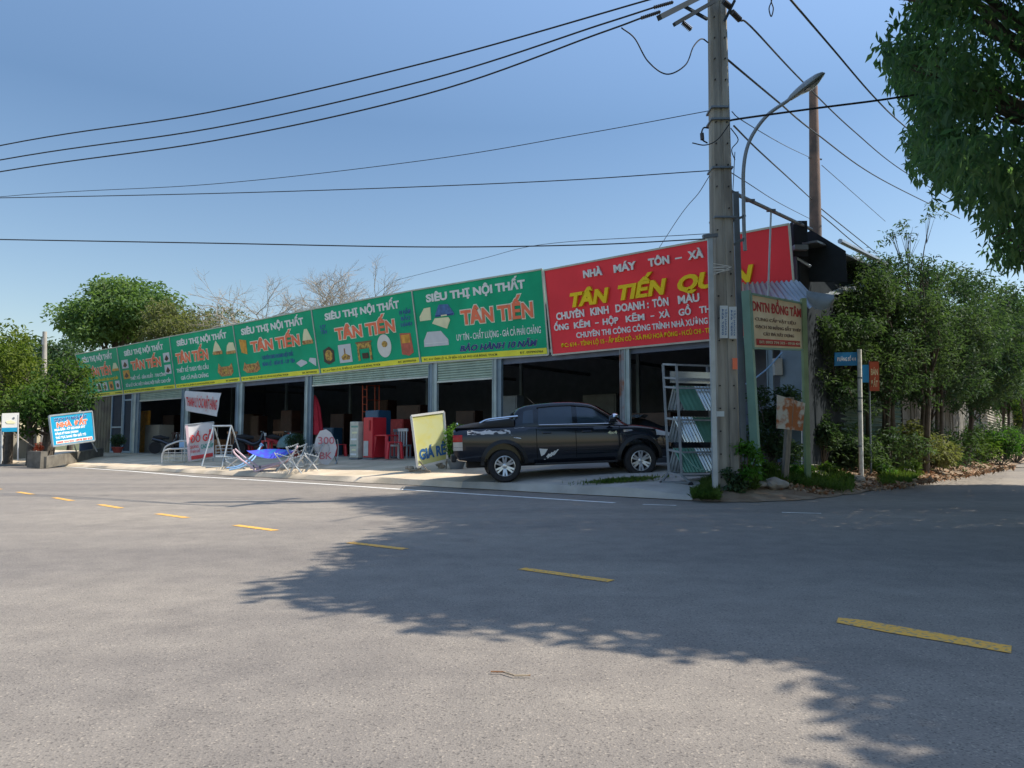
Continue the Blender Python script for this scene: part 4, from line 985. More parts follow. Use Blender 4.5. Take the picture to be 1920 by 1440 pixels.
# cab above the belt line
def zroof(x): return float(np.interp(x, [1.42, 1.46, 1.56, 1.72, 2.0, 2.4, 2.8, 3.15, 3.3, 3.42, 3.7, 4.0, 4.14], [1.50, 1.64, 1.73, 1.785, 1.82, 1.845, 1.845, 1.81, 1.775, 1.72, 1.545, 1.355, 1.26]))
def yroof(x): return float(np.interp(x, [1.42, 1.7, 3.2, 4.14], [.66, .68, .67, .72]))
ZB = 1.24
def cab_ring(x):
    zr = zroof(x); yt = yroof(x); h = max(.02, zr - ZB)
    e = min(.07, h * .3)
    return [(0, ZB - .03), (.86, ZB - .03), (.865, ZB), (.865 + (yt + .04 - .865) * .5 + .012, ZB + (h - e) * .5), (yt + .04, zr - e), (yt + .015, zr - e * .45), (yt - .05, zr - e * .12), (yt * .5, zr + .008), (0, zr + .012)]
CX = sorted(set([1.42, 1.44, 1.46, 1.5, 1.56, 1.64, 1.72] + list(np.linspace(1.8, 3.2, 12)) + [3.25, 3.3, 3.36, 3.42] + list(np.linspace(3.5, 4.14, 9))))
loft(half_mirror([(x, cab_ring(x)) for x in CX])).build('cab', 'truck_paint', truck, smooth=True)
def cside(x, z):
    r_ = cab_ring(x)[2:6]; return float(np.interp(z, [q[1] for q in r_], [q[0] for q in r_]))
# side glass
def glass(name, xb0, xb1, xt0, xt1, z0, topf, sgn):
    m = MB()
    def f_(u, v):
        xb = xb0 + (xb1 - xb0) * u; xt = xt0 + (xt1 - xt0) * u; x = xb + (xt - xb) * v
        zt = topf(xt); z = z0 + (zt - z0) * v; return Vector((x, -sgn * (cside(x, z) + .006), z))
    m.grid(f_, 14, 6); return m.build(name, 'truck_glass', truck, smooth=True)
for sg in (1, -1):
    glass('window', 1.98, 2.80, 2.02, 2.80, 1.315, lambda x: zroof(x) - .115, sg)
    glass('window', 2.92, 3.78, 2.92, 3.33, 1.30, lambda x: zroof(x) - .12, sg)
    glass('window', 1.62, 1.88, 1.66, 1.88, 1.36, lambda x: zroof(x) - .125, sg)
    # seams, door handles, chrome belt strip
    m = MB()
    for x0, x1 in ((1.93, 1.93), (2.86, 2.86), (3.86, 3.92)):
        pts = [Vector((x0 + (x1 - x0) * t, -sg * (yside(x0, .48 + t * .74) + .001), .48 + t * .74)) for t in np.linspace(0, 1, 12)]
        m.tube(pts, .0065, 5)
    pts = [Vector((x, -sg * (yside(x, .48) + .001), .485)) for x in np.linspace(1.93, 3.86, 20)]; m.tube(pts, .006, 5)
    m.build('door_seam', 'truck_seam', truck)
    for x in (2.08, 3.02):
        m = MB(); m.tube([Vector((x, -sg * (yside(x, 1.12) + .028), 1.12)), Vector((x + .20, -sg * (yside(x + .2, 1.12) + .028), 1.12))], .016, 8)
        for xx in (x, x + .2): m.tube([Vector((xx, -sg * yside(xx, 1.12), 1.12)), Vector((xx, -sg * (yside(xx, 1.12) + .03), 1.12))], .014, 6)
        m.build('door_handle', 'truck_paint', truck, smooth=True)
    m = MB(); m.tube([Vector((x, -sg * (cside(x, 1.295) + .012), 1.297 + (2.9 - x) * .012)) for x in np.linspace(2.0, 3.72, 16)], .011, 6); m.build('chrome_strip', 'chrome', truck)
    m = MB(); m.tube([Vector((x, -sg * (yside(x, .70) + .004), .70 + .01 * (x - 2.8))) for x in np.linspace(2.55, 3.85, 12)], .008, 6); m.build('body_strip', 'truck_trim', truck)
    # rain visor above the windows
    m = MB(); m.tube([Vector((x, -sg * (cside(x, zroof(x) - .09) + .018), zroof(x) - .095)) for x in list(np.linspace(1.98, 3.3, 14)) + [3.45, 3.6, 3.75, 3.9]], .014, 6); m.build('rain_visor', 'truck_trim', truck, smooth=True)
    # wheel-arch flares
    for ax_ in (RA, FA):
        m = MB()
        def f_(u, v, ax_=ax_):
            a_ = R(-22) + R(224) * u; r_ = .47 + .085 * v
            x = ax_ + r_ * math.cos(a_); z = max(.42, WR + .06 + r_ * math.sin(a_))
            return Vector((x, -sg * (yside(x, min(z, 1.1)) + .035 * (1 - v) + .004), z))
        m.grid(f_, 36, 3); m.grid(lambda u, v: Vector(f_(u, 0)) + Vector((0, sg * .14 * v, 0)), 36, 1); m.build('wheel_arch', 'truck_trim', truck, smooth=True)
    # side step
    m = MB(); m.box((2.84, -sg * .93, .40), (1.95, .17, .045)); m.build('side_step', 'truck_trim', truck, bevel=.015)
    # mirror
    m = MB(); r_ = [(.00, .07, .06), (.03, .10, .085), (.09, .11, .095), (.14, .09, .08), (.16, .04, .04)]
    rings = [[Vector((3.66 + x_, -sg * (1.02 + w_ * math.cos(a_)), 1.40 + h_ * math.sin(a_))) for a_ in np.linspace(0, 2 * math.pi, 14, endpoint=False)] for x_, w_, h_ in r_]
    n = 14; m.add([p for q in rings for p in q], [(i * n + k, i * n + (k + 1) % n, (i + 1) * n + (k + 1) % n, (i + 1) * n + k) for i in range(4) for k in range(n)] + [tuple(range(n)), tuple(4 * n + k for k in range(n))])
    mo = m.build('mirror', 'truck_paint', truck, smooth=True)
    m = MB(); m.add([p + Vector((-.004, 0, 0)) for p in rings[0]], [tuple(range(n))]); m.build('mirror_glass', 'chrome', mo)
    m = MB(); m.bar((3.70, -sg * .84, 1.33), (3.74, -sg * .97, 1.36), .05, .04); m.build('mirror_arm', 'truck_trim', mo)
    m = MB(); rg = [[Vector((3.69 + x_, -sg * (1.03 + (w_ + .006) * math.cos(a_)), 1.425 + (h_ + .006) * max(0, math.sin(a_)))) for a_ in np.linspace(0, math.pi, 10)] for x_, w_, h_ in r_[1:4]]
    m.add([p for q in rg for p in q], [(i * 10 + k, i * 10 + k + 1, (i + 1) * 10 + k + 1, (i + 1) * 10 + k) for i in range(2) for k in range(9)]); m.build('mirror_cap', 'chrome', mo, smooth=True)
    # fender vent
    m = MB(); m.prism([Vector((4.0, -sg * (HW + .001), 1.07)), Vector((4.22, -sg * (HW + .001), 1.10)), Vector((4.2, -sg * (HW + .001), 1.13)), Vector((4.0, -sg * (HW + .001), 1.125))], (0, -sg * .012, 0)); m.build('fender_vent', 'chrome', truck)
    # head light
    m = MB()
    def fh(u, v):
        x = 4.80 + .42 * u; z = .93 + (.13 - .05 * u) * v + .05 * (1 - u); return Vector((x, -sg * (yside(x, z) + .006), z))
    m.grid(fh, 10, 4); m.build('headlight', 'lamp_glass', truck, smooth=True)
    # tail light wraps the corner
    for z0, z1, mm in ((.98, 1.14, 'tail_red'), (.86, .975, 'tail_clear'), (.78, .855, 'tail_clear')):
        m = MB(); pts = [(.26, z0), (.10, z0), (-.012, z0), (-.012, z1), (.10, z1), (.22, z1)]
        def ft_(u, v, z0=z0, z1=z1):
            z = z0 + (z1 - z0) * v
            if u < .7: x = .20 * (1 - u / .7); return Vector((x, -sg * (yside(x, z) + .008), z))
            t = (u - .7) / .3; return Vector((-.012, -sg * (yside(0, z) + .008 - .12 * t), z))
        m.grid(ft_, 14, 3); m.build('tail_light', mm, truck, smooth=True)
# windscreen
m = MB()
def fw(u, v):
    x = 3.42 + .62 * v; yt = cab_ring(x)[6][0] - .02 * (1 - v); return Vector((x, (2 * u - 1) * (yt + .02), zroof(x) + .018 - .006 * abs(2 * u - 1)))
m.grid(fw, 12, 10); m.build('windscreen', 'truck_glass', truck, smooth=True)
# rear window
m = MB(); m.grid(lambda u, v: Vector((1.415 + .06 * v, (2 * u - 1) * .58, 1.40 + .26 * v)), 6, 3); m.build('rear_window', 'truck_glass', truck)
# bed cover and sport bar
def lidz(x): return float(np.interp(x, [.04, .10, .5, 1.0, 1.36, 1.42], [1.30, 1.36, 1.42, 1.47, 1.50, 1.47]))
rr_ = []
for x in np.linspace(.04, 1.42, 18):
    z = lidz(x); rr_.append((x, [(0, 1.285), (.84, 1.285), (.85, 1.31), (.83, z - .05), (.78, z - .012), (.5, z), (0, z + .01)]))
loft(half_mirror(rr_)).build('bed_cover', 'truck_trim', truck, smooth=True)
for sg in (1, -1):
    m = MB(); m.tube(catmull([(.62, -sg * .80, 1.40), (.80, -sg * .80, 1.475), (1.15, -sg * .79, 1.51), (1.52, -sg * .78, 1.535)], 6), .022, 8); m.build('sport_bar', 'chrome', truck, smooth=True)
m = MB(); m.tube(catmull([(.10, -.74, 1.38), (.10, -.55, 1.43), (.10, .55, 1.43), (.10, .74, 1.38)], 6), .014, 6); m.build('grab_rail', 'chrome', truck)
# bumpers, number-plate recess, mud flap, antenna
m = MB(); m.box((-.01, 0, .60), (.12, 1.62, .17)); m.build('rear_bumper', 'truck_trim', truck, bevel=.03)
m = MB(); m.box((5.30, 0, .58), (.16, 1.5, .26)); m.build('front_bumper', 'truck_trim', truck, bevel=.05)
m = MB()
for k in range(4): m.box((5.35, 0, .80 + .06 * k), (.03, 1.02, .022))
m.build('grille', 'truck_trim', truck)
m = MB(); m.box((.78, -.80, .38), (.015, .26, .34)); m.build('mud_flap', 'rubber', truck)
m = MB(); m.tube([(2.02, 0, 1.84), (1.83, 0, 2.02)], [.008, .004], 6); m.build('antenna', 'rubber', truck)
m = MB(); m.box((2.6, 0, .45), (4.6, 1.1, .18)); m.build('chassis', 'rubber', truck)
# stickers
def sticker(pts, m_='decal', off=.004, name='sticker'):
    mb = MB(); mb.face([(x, -(yside(x, z) + off), z) for x, z in pts]); return mb.build(name, m_, truck)
mb = MB()
def fs_(u, v):
    x = .32 + 1.0 * u; z = 1.135 + .006 * math.sin(u * 30) + (.085 + .02 * math.sin(u * 17)) * v; return Vector((x, -(yside(x, z) + .005), z))
mb.grid(fs_, 24, 2); mb.build('sticker', 'decal', truck)
sticker([(1.25, 1.20), (1.40, 1.03), (1.56, 1.00), (1.66, 1.27), (1.40, 1.25)])
mb = MB()
for k in range(4):
    x0 = 2.08 + .07 * k
    mb.face([(x, -(yside(x, z) + .005), z) for x, z in ((x0, .50 + .03 * k), (x0 + .035, .50 + .03 * k), (x0 + .15, .62 + .035 * k), (x0 + .12, .64 + .03 * k))])
mb.face([(x, -(yside(x, z) + .005), z) for x, z in ((1.98, .76), (2.02, .58), (2.10, .62), (2.18, .74))])
mb.build('sticker', 'white_board', truck)
mb = MB(); g = lambda u, v, o_: Vector((3.62 + .22 * u, -(yside(3.7, 1.07) + .004 + o_), 1.04 + .07 * v)); add_text(mb, '4x4', g, 'cream', .03, ext=.002); mb.build('badge', None, truck)
# wheels
def wheel(x, sg):
    AX = (Vector((1, 0, 0)), Vector((0, 0, 1)), Vector((0, -sg, 0))); c = Vector((x, -sg * .83, WR))
    m = MB(); m.lathe([(0, -.02), (.20, -.02), (.20, .02), (0, .02)], 24, c, AX); w_ = m.build('wheel', 'rubber', truck)
    m = MB(); m.lathe([(.235, -.12), (.26, -.13), (.34, -.128), (.372, -.10), (.385, -.05), (.385, .05), (.372, .10), (.34, .128), (.27, .13), (.243, .115), (.235, .10)], 40, c, AX); m.build('tyre', 'rubber', w_, smooth=True)
    m = MB(); m.lathe([(.24, .125), (.228, .128), (.218, .11), (.205, .03), (.20, -.06)], 40, c, AX)
    for k in range(6):
        a_ = math.pi / 6 + k * math.pi / 3
        d = AX[0] * math.cos(a_) + AX[1] * math.sin(a_); t = AX[0] * -math.sin(a_) + AX[1] * math.cos(a_)
        z0, z1 = AX[2] * .085, AX[2] * .118
        A = [c + d * .05 + t * .035 + z0, c + d * .05 - t * .035 + z0, c + d * .222 - t * .062 + z1, c + d * .222 - t * .018 + z1, c + d * .12 + z0 * 1.12, c + d * .222 + t * .018 + z1, c + d * .222 + t * .062 + z1]
        m.prism(A, AX[2] * -.03)
    m.lathe([(0, .108), (.035, .108), (.055, .10), (.06, .08), (.06, .02)], 20, c, AX)
    m.build('rim', 'rim_metal', w_, smooth=True)
for x in (RA, FA):
    for sg in (1, -1): wheel(x, sg)
# place: rear and front contact points read from the photograph
r1 = P(947, 905, 17.2); r2 = P(1201, 894, 17.5)
d = r2 - r1; scl = d.length / (FA - RA); print('truck scale', scl, r1, r2, 'forecourt z', zf(r1), zf(r2))
dh = d.normalized(); fy = Vector((-dh.y, dh.x, 0)).normalized(); up_ = dh.cross(fy)
mt = Matrix((dh, fy, up_)).transposed().to_4x4()

mid = (r1 + r2) / 2
off = dh * ((RA + FA) / 2 * scl) - fy * (.83 * scl)
truck.matrix_world = Matrix.Translation(mid - off) @ mt @ Matrix.Scale(scl, 4)
# =================================================================== THINGS ON THE FORECOURT
def px(x, y, Y, o): return P(x, y, Y) - o
def board(mb, pts, Y, o, th=.03, Y1=None):
    Y1 = Y1 or Y; n = len(pts); x0 = min(p[0] for p in pts); x1 = max(p[0] for p in pts)
    q = [P(x, y, Y + (Y1 - Y) * (x - x0) / (x1 - x0)) - o for x, y in pts]; return mb.prism(q, (0, th, 0))
def quadfn(bl, br, tl, tr, Y, Y1, o, lift=0.0):
    b_, c_, d_, e_ = P(*bl, Y), P(*br, Y1), P(*tl, Y), P(*tr, Y1); nn = (c_ - b_).cross(d_ - b_).normalized(); nn = nn if nn.y < 0 else -nn
    def fn(a, b, off=0.0): return (b_ * (1 - a) + c_ * a) * (1 - b) + (d_ * (1 - a) + e_ * a) * b + nn * (off + lift) - o
    return fn
def panel(fn, m, parent, th=.03, name='panel', grid=None):
    mb = MB()
    if grid: mb.grid(lambda u, v: fn(u, v, grid * (math.sin(u * 7 + v * 3) + .6 * math.sin(v * 9 + 1))), 16, 12)
    else:
        nn = fn(0, 0, 1) - fn(0, 0, 0); mb.grid(lambda u, v: fn(u, v, 0), 8, 8, -nn * th)
    return mb.build(name, m, parent, smooth=bool(grid))
def IN(x, p): q = V(x, 780, p); return Vector((q.x, q.y, FLZ))
# yellow price sign
g0 = GF(812, 884); Yg = g0.y
e = empty('price_sign', g0, 0, 'pale yellow standing sign with big dark blue letters left of the black truck', 'sign')
fn = quadfn((783, 876), (839, 862), (771, 780), (832, 772), Yg, Yg + .5, g0)
panel(fn, 'yellow_sign', e, .05)
m = MB()
for a, b in (((0, 0), (1, 0)), ((1, 0), (1, 1)), ((1, 1), (0, 1)), ((0, 1), (0, 0))): m.bar(fn(*a, .0), fn(*b, .0), .04, .06)
m.build('frame', 'white_board', e)
txt(e, fn, 'GIÁ RẺ', .10, .97, .13, .33, 'blue_text', .045, ext=.006, slope=-.0)
for a in (.04, .96):
    b0 = fn(a, 0); m = MB(); m.tube([b0, Vector((b0.x, b0.y, 0)) + Vector((0, 0, .05))], .022, 6); c = Vector((b0.x, b0.y, .04))
    m.tube([c + Vector((-.25, .18, 0)), c + Vector((.35, -.25, -.02))], .024, 6); m.tube([c + Vector((0, 0, .25)), c + Vector((.25, -.18, 0))], .018, 6); m.build('foot', 'old_wood', e)
for k, (x, y) in enumerate(((774, 884), (832, 878))):
    c = GF(x, y); m = MB()
    for i in range(5): m.lathe([(0, -.05), (.07, -.04), (.09, 0), (.07, .05), (0, .06)], 7, (rnd.uniform(-.15, .15), rnd.uniform(-.06, .06), .05 + .05 * (i % 2)))
    m.build('ballast_stone', 'rock', None, label='small pile of brown stones weighing down the ' + ('left' if k == 0 else 'right') + ' foot of the yellow sign', cat='stones', group='ballast stones').location = c
# banner on a stand
g0 = GF(375, 869); Yb = g0.y
e = empty('banner', g0, 0, 'white banner with red and green wood-furniture lettering standing behind the white bed frame', 'banner')
fn = quadfn((353, 866), (401, 858), (347, 797), (401, 791), Yb + .3, Yb + .8, g0); panel(fn, 'banner', e, name='cloth', grid=.02)
txt(e, fn, 'ĐỒ GỖ', .12, .95, .50, .70, 'banner_red', .03, ext=.004, lift=.05); txt(e, fn, 'CAO CẤP', .50, .97, .30, .42, 'banner_green', .03, ext=.004, lift=.05)
txt(e, fn, 'GIƯỜNG', .10, .42, .34, .42, 'banner_red', .02, ext=.004, lift=.05); txt(e, fn, 'TỦ BÀN GHẾ', .10, .46, .22, .29, 'banner_red', .02, ext=.004, lift=.05)
poly(e, fn, rect(.0, .09, .02, .98), 'pink_tube', 'stripe', off=.05); poly(e, fn, rect(.12, .95, .04, .14), 'banner_red', 'stripe', off=.05)
m = MB(); m.tube([fn(0, 1.0), fn(1, 1.0)], .02, 6)
for a in (0, 1): m.tube([fn(a, 1), fn(a, 1) * 1 + Vector((0, .05, -1.9 if a else -1.75))], .018, 6)
m.build('frame', 'galv', e)
# cloth hung between pillars
g0 = V(348, 733, .12)
e = empty('banner', g0, 0, 'white cloth banner with red lettering hung from a pillar under the third green board', 'banner')
fn = quadfn((349, 770), (408, 781), (347, 733), (414, 737), g0.y, g0.y - 1.6, g0); panel(fn, 'banner', e, name='cloth', grid=.03)
txt(e, fn, 'THANH LÝ CÁC MẶT HÀNG', .06, .96, .28, .72, 'banner_red', .02, ext=.004, lift=.06)
# white bed frame
g0 = GF(340, 868); Yw = g0.y
e = empty('bed_frame', g0, 0, 'white tubular bed frame with rounded ends, leftmost of the metal furniture outdoors', 'bed frame')
def pt(x, y, dy=0.0): return P(x, y, Yw + dy) - g0
def tb(name, pts, r, m_, par, sm=True, n=8): mb = MB(); mb.tube(catmull(pts, 6) if sm else pts, r, n); return mb.build(name, m_, par, smooth=True)
tb('end_rail', [pt(304, 868), pt(305, 850), pt(313, 843), pt(330, 841.5), pt(360, 841), pt(373, 845), pt(376, 855), pt(376, 866)], .035, 'steel_white', e)
tb('end_rail', [pt(304, 862, .8), pt(309, 840, .8), pt(322, 832, .8), pt(341, 826.5, .8), pt(358, 831, .8), pt(368, 838, .8)], .035, 'steel_white', e)
m = MB()
for x in (316, 328, 341, 352, 364): m.tube([pt(x, 842, 0), pt(x, 866, 0)], .014, 6)
for y in (849, 857, 864): m.tube([pt(306, y), pt(375, y - .5)], .014, 6)
m.tube([pt(306, 850), pt(307, 846, .8)], .02, 6); m.tube([pt(375, 850), pt(368, 840, .8)], .02, 6)
m.build('bars', 'steel_white', e)
m = MB(); m.grid(lambda u, v: pt(306 + 68 * u, 866 - 14 * v, .05 + .03 * math.sin(u * 20)), 20, 2); m.build('wrapping', 'wrap', e, smooth=True)
m = MB(); board(m, [(336, 839), (346, 838), (346, 828), (336, 829)], Yw + .3, g0, .01); m.build('price_card', 'skyblue_tube', e)
# swing seat on an A-frame
g0 = GF(412, 876); Ys = g0.y
e = empty('garden_swing', g0, 0, 'steel two-leg garden swing with small hanging seat beside the wood-furniture banner', 'swing')
def pt(x, y, dy=0.0): return P(x, y, Ys + dy) - g0
tb('top_bar', [pt(398, 799, .5), pt(434, 798.5, .5)], .032, 'galv', e, False)
for a, b in (((400, 799, .5), (378, 874, 0)), ((401, 799, .5), (421, 866, 1.2)), ((433, 799, .5), (416, 876, 0)), ((434, 799, .5), (455, 862, 1.0))):
    tb('leg', [pt(*a), pt(*b)], .028, 'galv', e, False)
m = MB()
for y in (836, 842, 848, 853): m.tube([pt(404, y, .5), pt(436, y - 1, .5)], .013, 6)
for x in (405, 414, 425, 435): m.tube([pt(x, 835, .5), pt(x, 854, .5)], .013, 6)
m.grid(lambda u, v: pt(404 + 34 * u, 854 + 3 * v, .5 - .45 * v), 8, 2); m.build('seat', 'galv', e)
m = MB()
for x in (408, 432): m.tube([pt(x, 799, .5), pt(x, 836, .5)], .008, 5)
m.build('chain', 'galv_dark', e)
m = MB(); m.tube([pt(378, 874), pt(416, 876)], .02, 6); m.build('base_rail', 'galv', e)
# hammock
g0 = GF(500, 884); Yh = g0.y
e = empty('hammock_stand', g0, 0, 'folding pink tube stand carrying a blue cloth hammock', 'hammock')
def pt(x, y, dy=0.0): return P(x, y, Yh + dy) - g0
ht = MB()
def hf(u, v):
    x = 462 + 92 * u; y = 848 + 13 * math.sin(math.pi * min(1, u * 1.0)) ** .8 - 1.5 * u; wd = .05 + .42 * math.sin(math.pi * min(.96, max(.03, u * 1.05 - .01))) ; s_ = (v - .5) * 2
    return pt(x, y - 3.5 - (6 + 9 * s_) * abs(s_) ** 1.5 * math.sin(math.pi * u) , .3 + s_ * wd)
ht.grid(hf, 30, 12); ht.build('cloth', 'hammock_cloth', e, smooth=True)
for pts_ in ([(437, 843, .2), (440, 850, .2), (455, 864, .1), (472, 875, 0), (478, 884, 0)], [(441, 842, .6), (462, 860, .5), (480, 872, .4), (492, 884, .3)], [(470, 878, .2), (505, 872, .1), (540, 862, 0), (552, 846, .2), (558, 836, .3)], [(478, 884, 0), (510, 874, 0), (530, 868, 0)], [(552, 846, .5), (535, 868, .6), (508, 876, .6), (480, 880, .5)]):
    tb('tube', [pt(*q) for q in pts_], .030, 'pink_tube', e)
for q in ((472, 876, 485), (492, 878, 0),):
    pass
m = MB()
for x, y in ((475, 885), (487, 886)): m.tube([pt(x, y - 13, .1), pt(x + 2, y, .1)], .025, 6)
m.build('foot', 'galv_dark', e)
# sky-blue folding stand
g0 = GF(455, 880); Yc = g0.y
e = empty('folding_stand', g0, 0, 'folded sky-blue tube stand lying slanted between the swing and the hammock', 'tube stand')
def pt(x, y, dy=0.0): return P(x, y, Yc + dy) - g0
for pts_ in ([(425, 877.5, -.1), (447, 874, 0), (470, 858, .3), (492, 834, .9)], [(430, 881, -.2), (452, 876, -.1), (474, 862, .1), (487, 840, .7)], [(487, 836, .9), (490, 832, .9), (494, 836, .9)]):
    tb('tube', [pt(*q) for q in pts_], .028, 'skyblue_tube', e)
# tangle of steel frames: four folding racks
for k, (x0, lab) in enumerate(((545, 'leftmost folding steel clothes rack, its top behind the hammock end'), (562, 'second folding steel clothes rack of the row right of the hammock'), (578, 'third folding steel clothes rack, next to the round painted sign'), (595, 'last folding steel clothes rack, half behind the round painted sign'))):
    g0 = GF(x0 + 5, 882 - 3 * k); Yk = g0.y
    e = empty('clothes_rack', g0, 0, lab, 'clothes rack', 'folding clothes racks')
    def pt(x, y, dy=0.0): return P(x, y, Yk + dy) - g0
    for a, b in (((x0 - 9, 838, .0), (x0 + 12, 879 - 3 * k, .3)), ((x0 + 12, 832, .1), (x0 - 6, 882 - 3 * k, 0)), ((x0 - 7, 838, .7), (x0 + 14, 872, 1.0)), ((x0 + 14, 832, .8), (x0 - 4, 874, .9))):
        tb('leg', [pt(*a), pt(*b)], .019, 'chrome' if k % 2 else 'galv', e, False, 6)
    m = MB()
    for i in range(7):
        t = i / 6; m.tube([pt(x0 - 9 + 21 * t, 838 - 6 * t + 3 * math.sin(3 * t), 0), pt(x0 - 7 + 21 * t, 838 - 6 * t, .8)], .012, 5)
    for yy in (848, 856, 864): m.tube([pt(x0 - 4, yy, 0), pt(x0 + 14, yy - 8, .7)], .012, 5)
    m.build('bars', 'galv', e)
for k, (x0, y0, fl, lab) in enumerate(((528, 884, 1, 'low steel folding rack lying over the pink hammock feet'), (556, 888, -1, 'front steel folding rack nearest the road, wide open'), (584, 884, 1, 'steel folding rack leaning left in front of the round painted sign'), (436, 879, -1, 'small steel folding rack beside the feet of the garden swing'))):
    g0 = GF(x0 + 3, y0); Yk = g0.y
    e = empty('clothes_rack', g0, 0, lab, 'clothes rack', 'folding clothes racks')
    def pt(x, y, dy=0.0): return P(x, y, Yk + dy) - g0
    H_ = 34 if k < 3 else 22
    for dy in (0, .9):
        tb('leg', [pt(x0 - 13 * fl, y0 - H_ + 4 * dy, dy), pt(x0 + 14 * fl, y0 - 4 * dy, dy)], .019, 'steel_white', e, False, 6)
        tb('leg', [pt(x0 + 13 * fl, y0 - H_ * .8 + 4 * dy, dy), pt(x0 - 10 * fl, y0 - 4 * dy, dy)], .019, 'galv', e, False, 6)
    m = MB()
    for i in range(6):
        t = i / 5; m.tube([pt(x0 - 13 * fl + 26 * fl * t, y0 - H_ + H_ * .2 * t, 0), pt(x0 - 13 * fl + 26 * fl * t, y0 - H_ + H_ * .2 * t - 2, .9)], .011, 5)
        m.tube([pt(x0 - 12 + 5 * i, y0 - H_ * .35 - 3 * (i % 2), 0), pt(x0 - 12 + 5 * i, y0 - H_ * .4, .9)], .010, 5)
    m.tube([pt(x0 - 13 * fl, y0 - H_, 0), pt(x0 + 13 * fl, y0 - H_ * .8, 0)], .014, 6); m.tube([pt(x0 - 12, y0 - H_ * .4, .2), pt(x0 + 13, y0 - H_ * .4, .2)], .012, 6)
    m.build('bars', 'galv', e)
# round painted sign
g0 = GF(611, 872); Yr = g0.y
e = empty('painted_sign', g0, 0, 'many-sided white board with hand-painted red letters leaning on a wire stand', 'sign')
pts = [(589, 838), (592, 822), (600, 808), (611, 805), (620, 811), (628, 825), (631, 840), (627, 855), (620, 866), (614, 873), (603, 869), (594, 860)]
m = MB(); board(m, pts, Yr, g0, .03, Yr + .2); m.build('panel', 'banner', e)
fn = quadfn((589, 873), (631, 873), (589, 805), (631, 805), Yr - .01, Yr + .19, g0)
txt(e, fn, '300', .18, .90, .60, .80, 'faded_pink', .01, ext=.004); txt(e, fn, 'BK', .25, .80, .18, .38, 'faded_pink', .01, ext=.004)
m = MB()
for i in range(24):
    t0, t1 = i / 24 * 2 * math.pi, (i + 1) / 24 * 2 * math.pi; m.bar(fn(.46 + .22 * math.cos(t0), .47 + .16 * math.sin(t0), .01), fn(.46 + .22 * math.cos(t1), .47 + .16 * math.sin(t1), .01), .02, .006)
m.build('painted_ring', 'galv_dark', e)
tb('stand', [fn(.9, .0, -.1), fn(1.05, .15, -.3), fn(1.1, .5, -.3), fn(1.05, .72, -.2)], .018, 'galv', e)
m = MB(); m.tube([fn(.0, .0, -.3), fn(.2, .3, -.05)], .018, 6); m.tube([fn(1.08, 0, -.4), fn(.9, .3, -.05)], .018, 6); m.build('stand_leg', 'galv_dark', e)
# cabinets in front of the shop
def crate(name, label, cat, xa, xb, yb, yt, dep, m_, side=None, m2=None):
    g = GF((xa + xb) / 2, yb); Y = g.y; wd = (xb - xa) / F * Y; h = (yb - yt) / F * Y
    e = empty(name, g, 0, label, cat); r_ = U * -1; f_ = -N
    m = MB(); m.box(r_ * 0 + f_ * dep / 2 + Vector((0, 0, h / 2 + .05)), (wd, dep, h - .06), (r_, f_, Vector((0, 0, 1)))); m.build('body', m_, e, bevel=.015)
    m = MB(); m.box(f_ * dep / 2 + Vector((0, 0, .035)), (wd * 1.06, dep * 1.04, .05), (r_, f_, Vector((0, 0, 1)))); m.build('base', 'galv_dark', e)
    return e, wd, h, r_, f_
e, wd, h, r_, f_ = crate('wrapped_cabinet', 'tall cabinet wrapped in pale printed film, left of the red one', 'cabinet', 651, 675, 862, 792, .6, 'wrap')
for k, (z, ww, mm) in enumerate(((.86, .8, 'post_green'), (.70, .6, 'cream'), (.52, .7, 'silver_text'), (.36, .8, 'post_green'), (.24, .5, 'cream'), (.12, .7, 'silver_text'))):
    m = MB(); m.box(Vector((0, 0, h * z + .03)) - f_ * .006 + r_ * rnd.uniform(-.05, .05), (wd * ww, .006, h * .05), (r_, f_, Vector((0, 0, 1)))); m.build('printed_band', mm, e)
e, wd, h, r_, f_ = crate('red_cabinet', 'tall glossy red cabinet with a grey lower panel, right of the wrapped one', 'cabinet', 676, 702, 862, 784, .65, 'red_plastic')
m = MB(); m.box(Vector((0, 0, h * .27)) - f_ * .006 - r_ * wd * .18, (wd * .5, .012, h * .36), (r_, f_, Vector((0, 0, 1)))); m.build('lower_panel', 'galv', e)
m = MB(); m.box(Vector((0, 0, h * .82)) - f_ * .02 + r_ * wd * .2, (.05, .03, h * .25), (r_, f_, Vector((0, 0, 1)))); m.build('handle', 'faded_red', e)
# red plastic table and stools
def stool(label, x, y, s, m_='red_plastic', grp='red plastic stools', nm='plastic_stool', cat='stool'):
    g = IN(x, y); e = empty(nm, g, rnd.uniform(0, 1), label, cat, grp)
    m = MB(); m.prism([(-.2 * s, -.2 * s, .46 * s), (.2 * s, -.2 * s, .46 * s), (.2 * s, .2 * s, .46 * s), (-.2 * s, .2 * s, .46 * s)], (0, 0, .03 * s)); m.build('seat', m_, e, bevel=.01)
    for a in (-1, 1):
        for b in (-1, 1): m = MB(); m.bar((a * .21 * s, b * .21 * s, 0), (a * .17 * s, b * .17 * s, .46 * s), .06 * s); m.build('leg', m_, e)
    return e
stool('large red plastic table in the shade behind the tall red cabinet', 726, .5, 1.7, nm='plastic_table', cat='table', grp=None)
stool('red stool standing on the floor right of the red table', 741, .9, 1.2)
stool('red stool in front of the red and wrapped cabinets bay, nearer the hammock', 640, -.8, 1.0)
stool('red stool left of the dome-shaped cloth deep in shade', 508, .3, 1.3)
stool('small red stool behind the swing seat', 462, .2, 1.2)
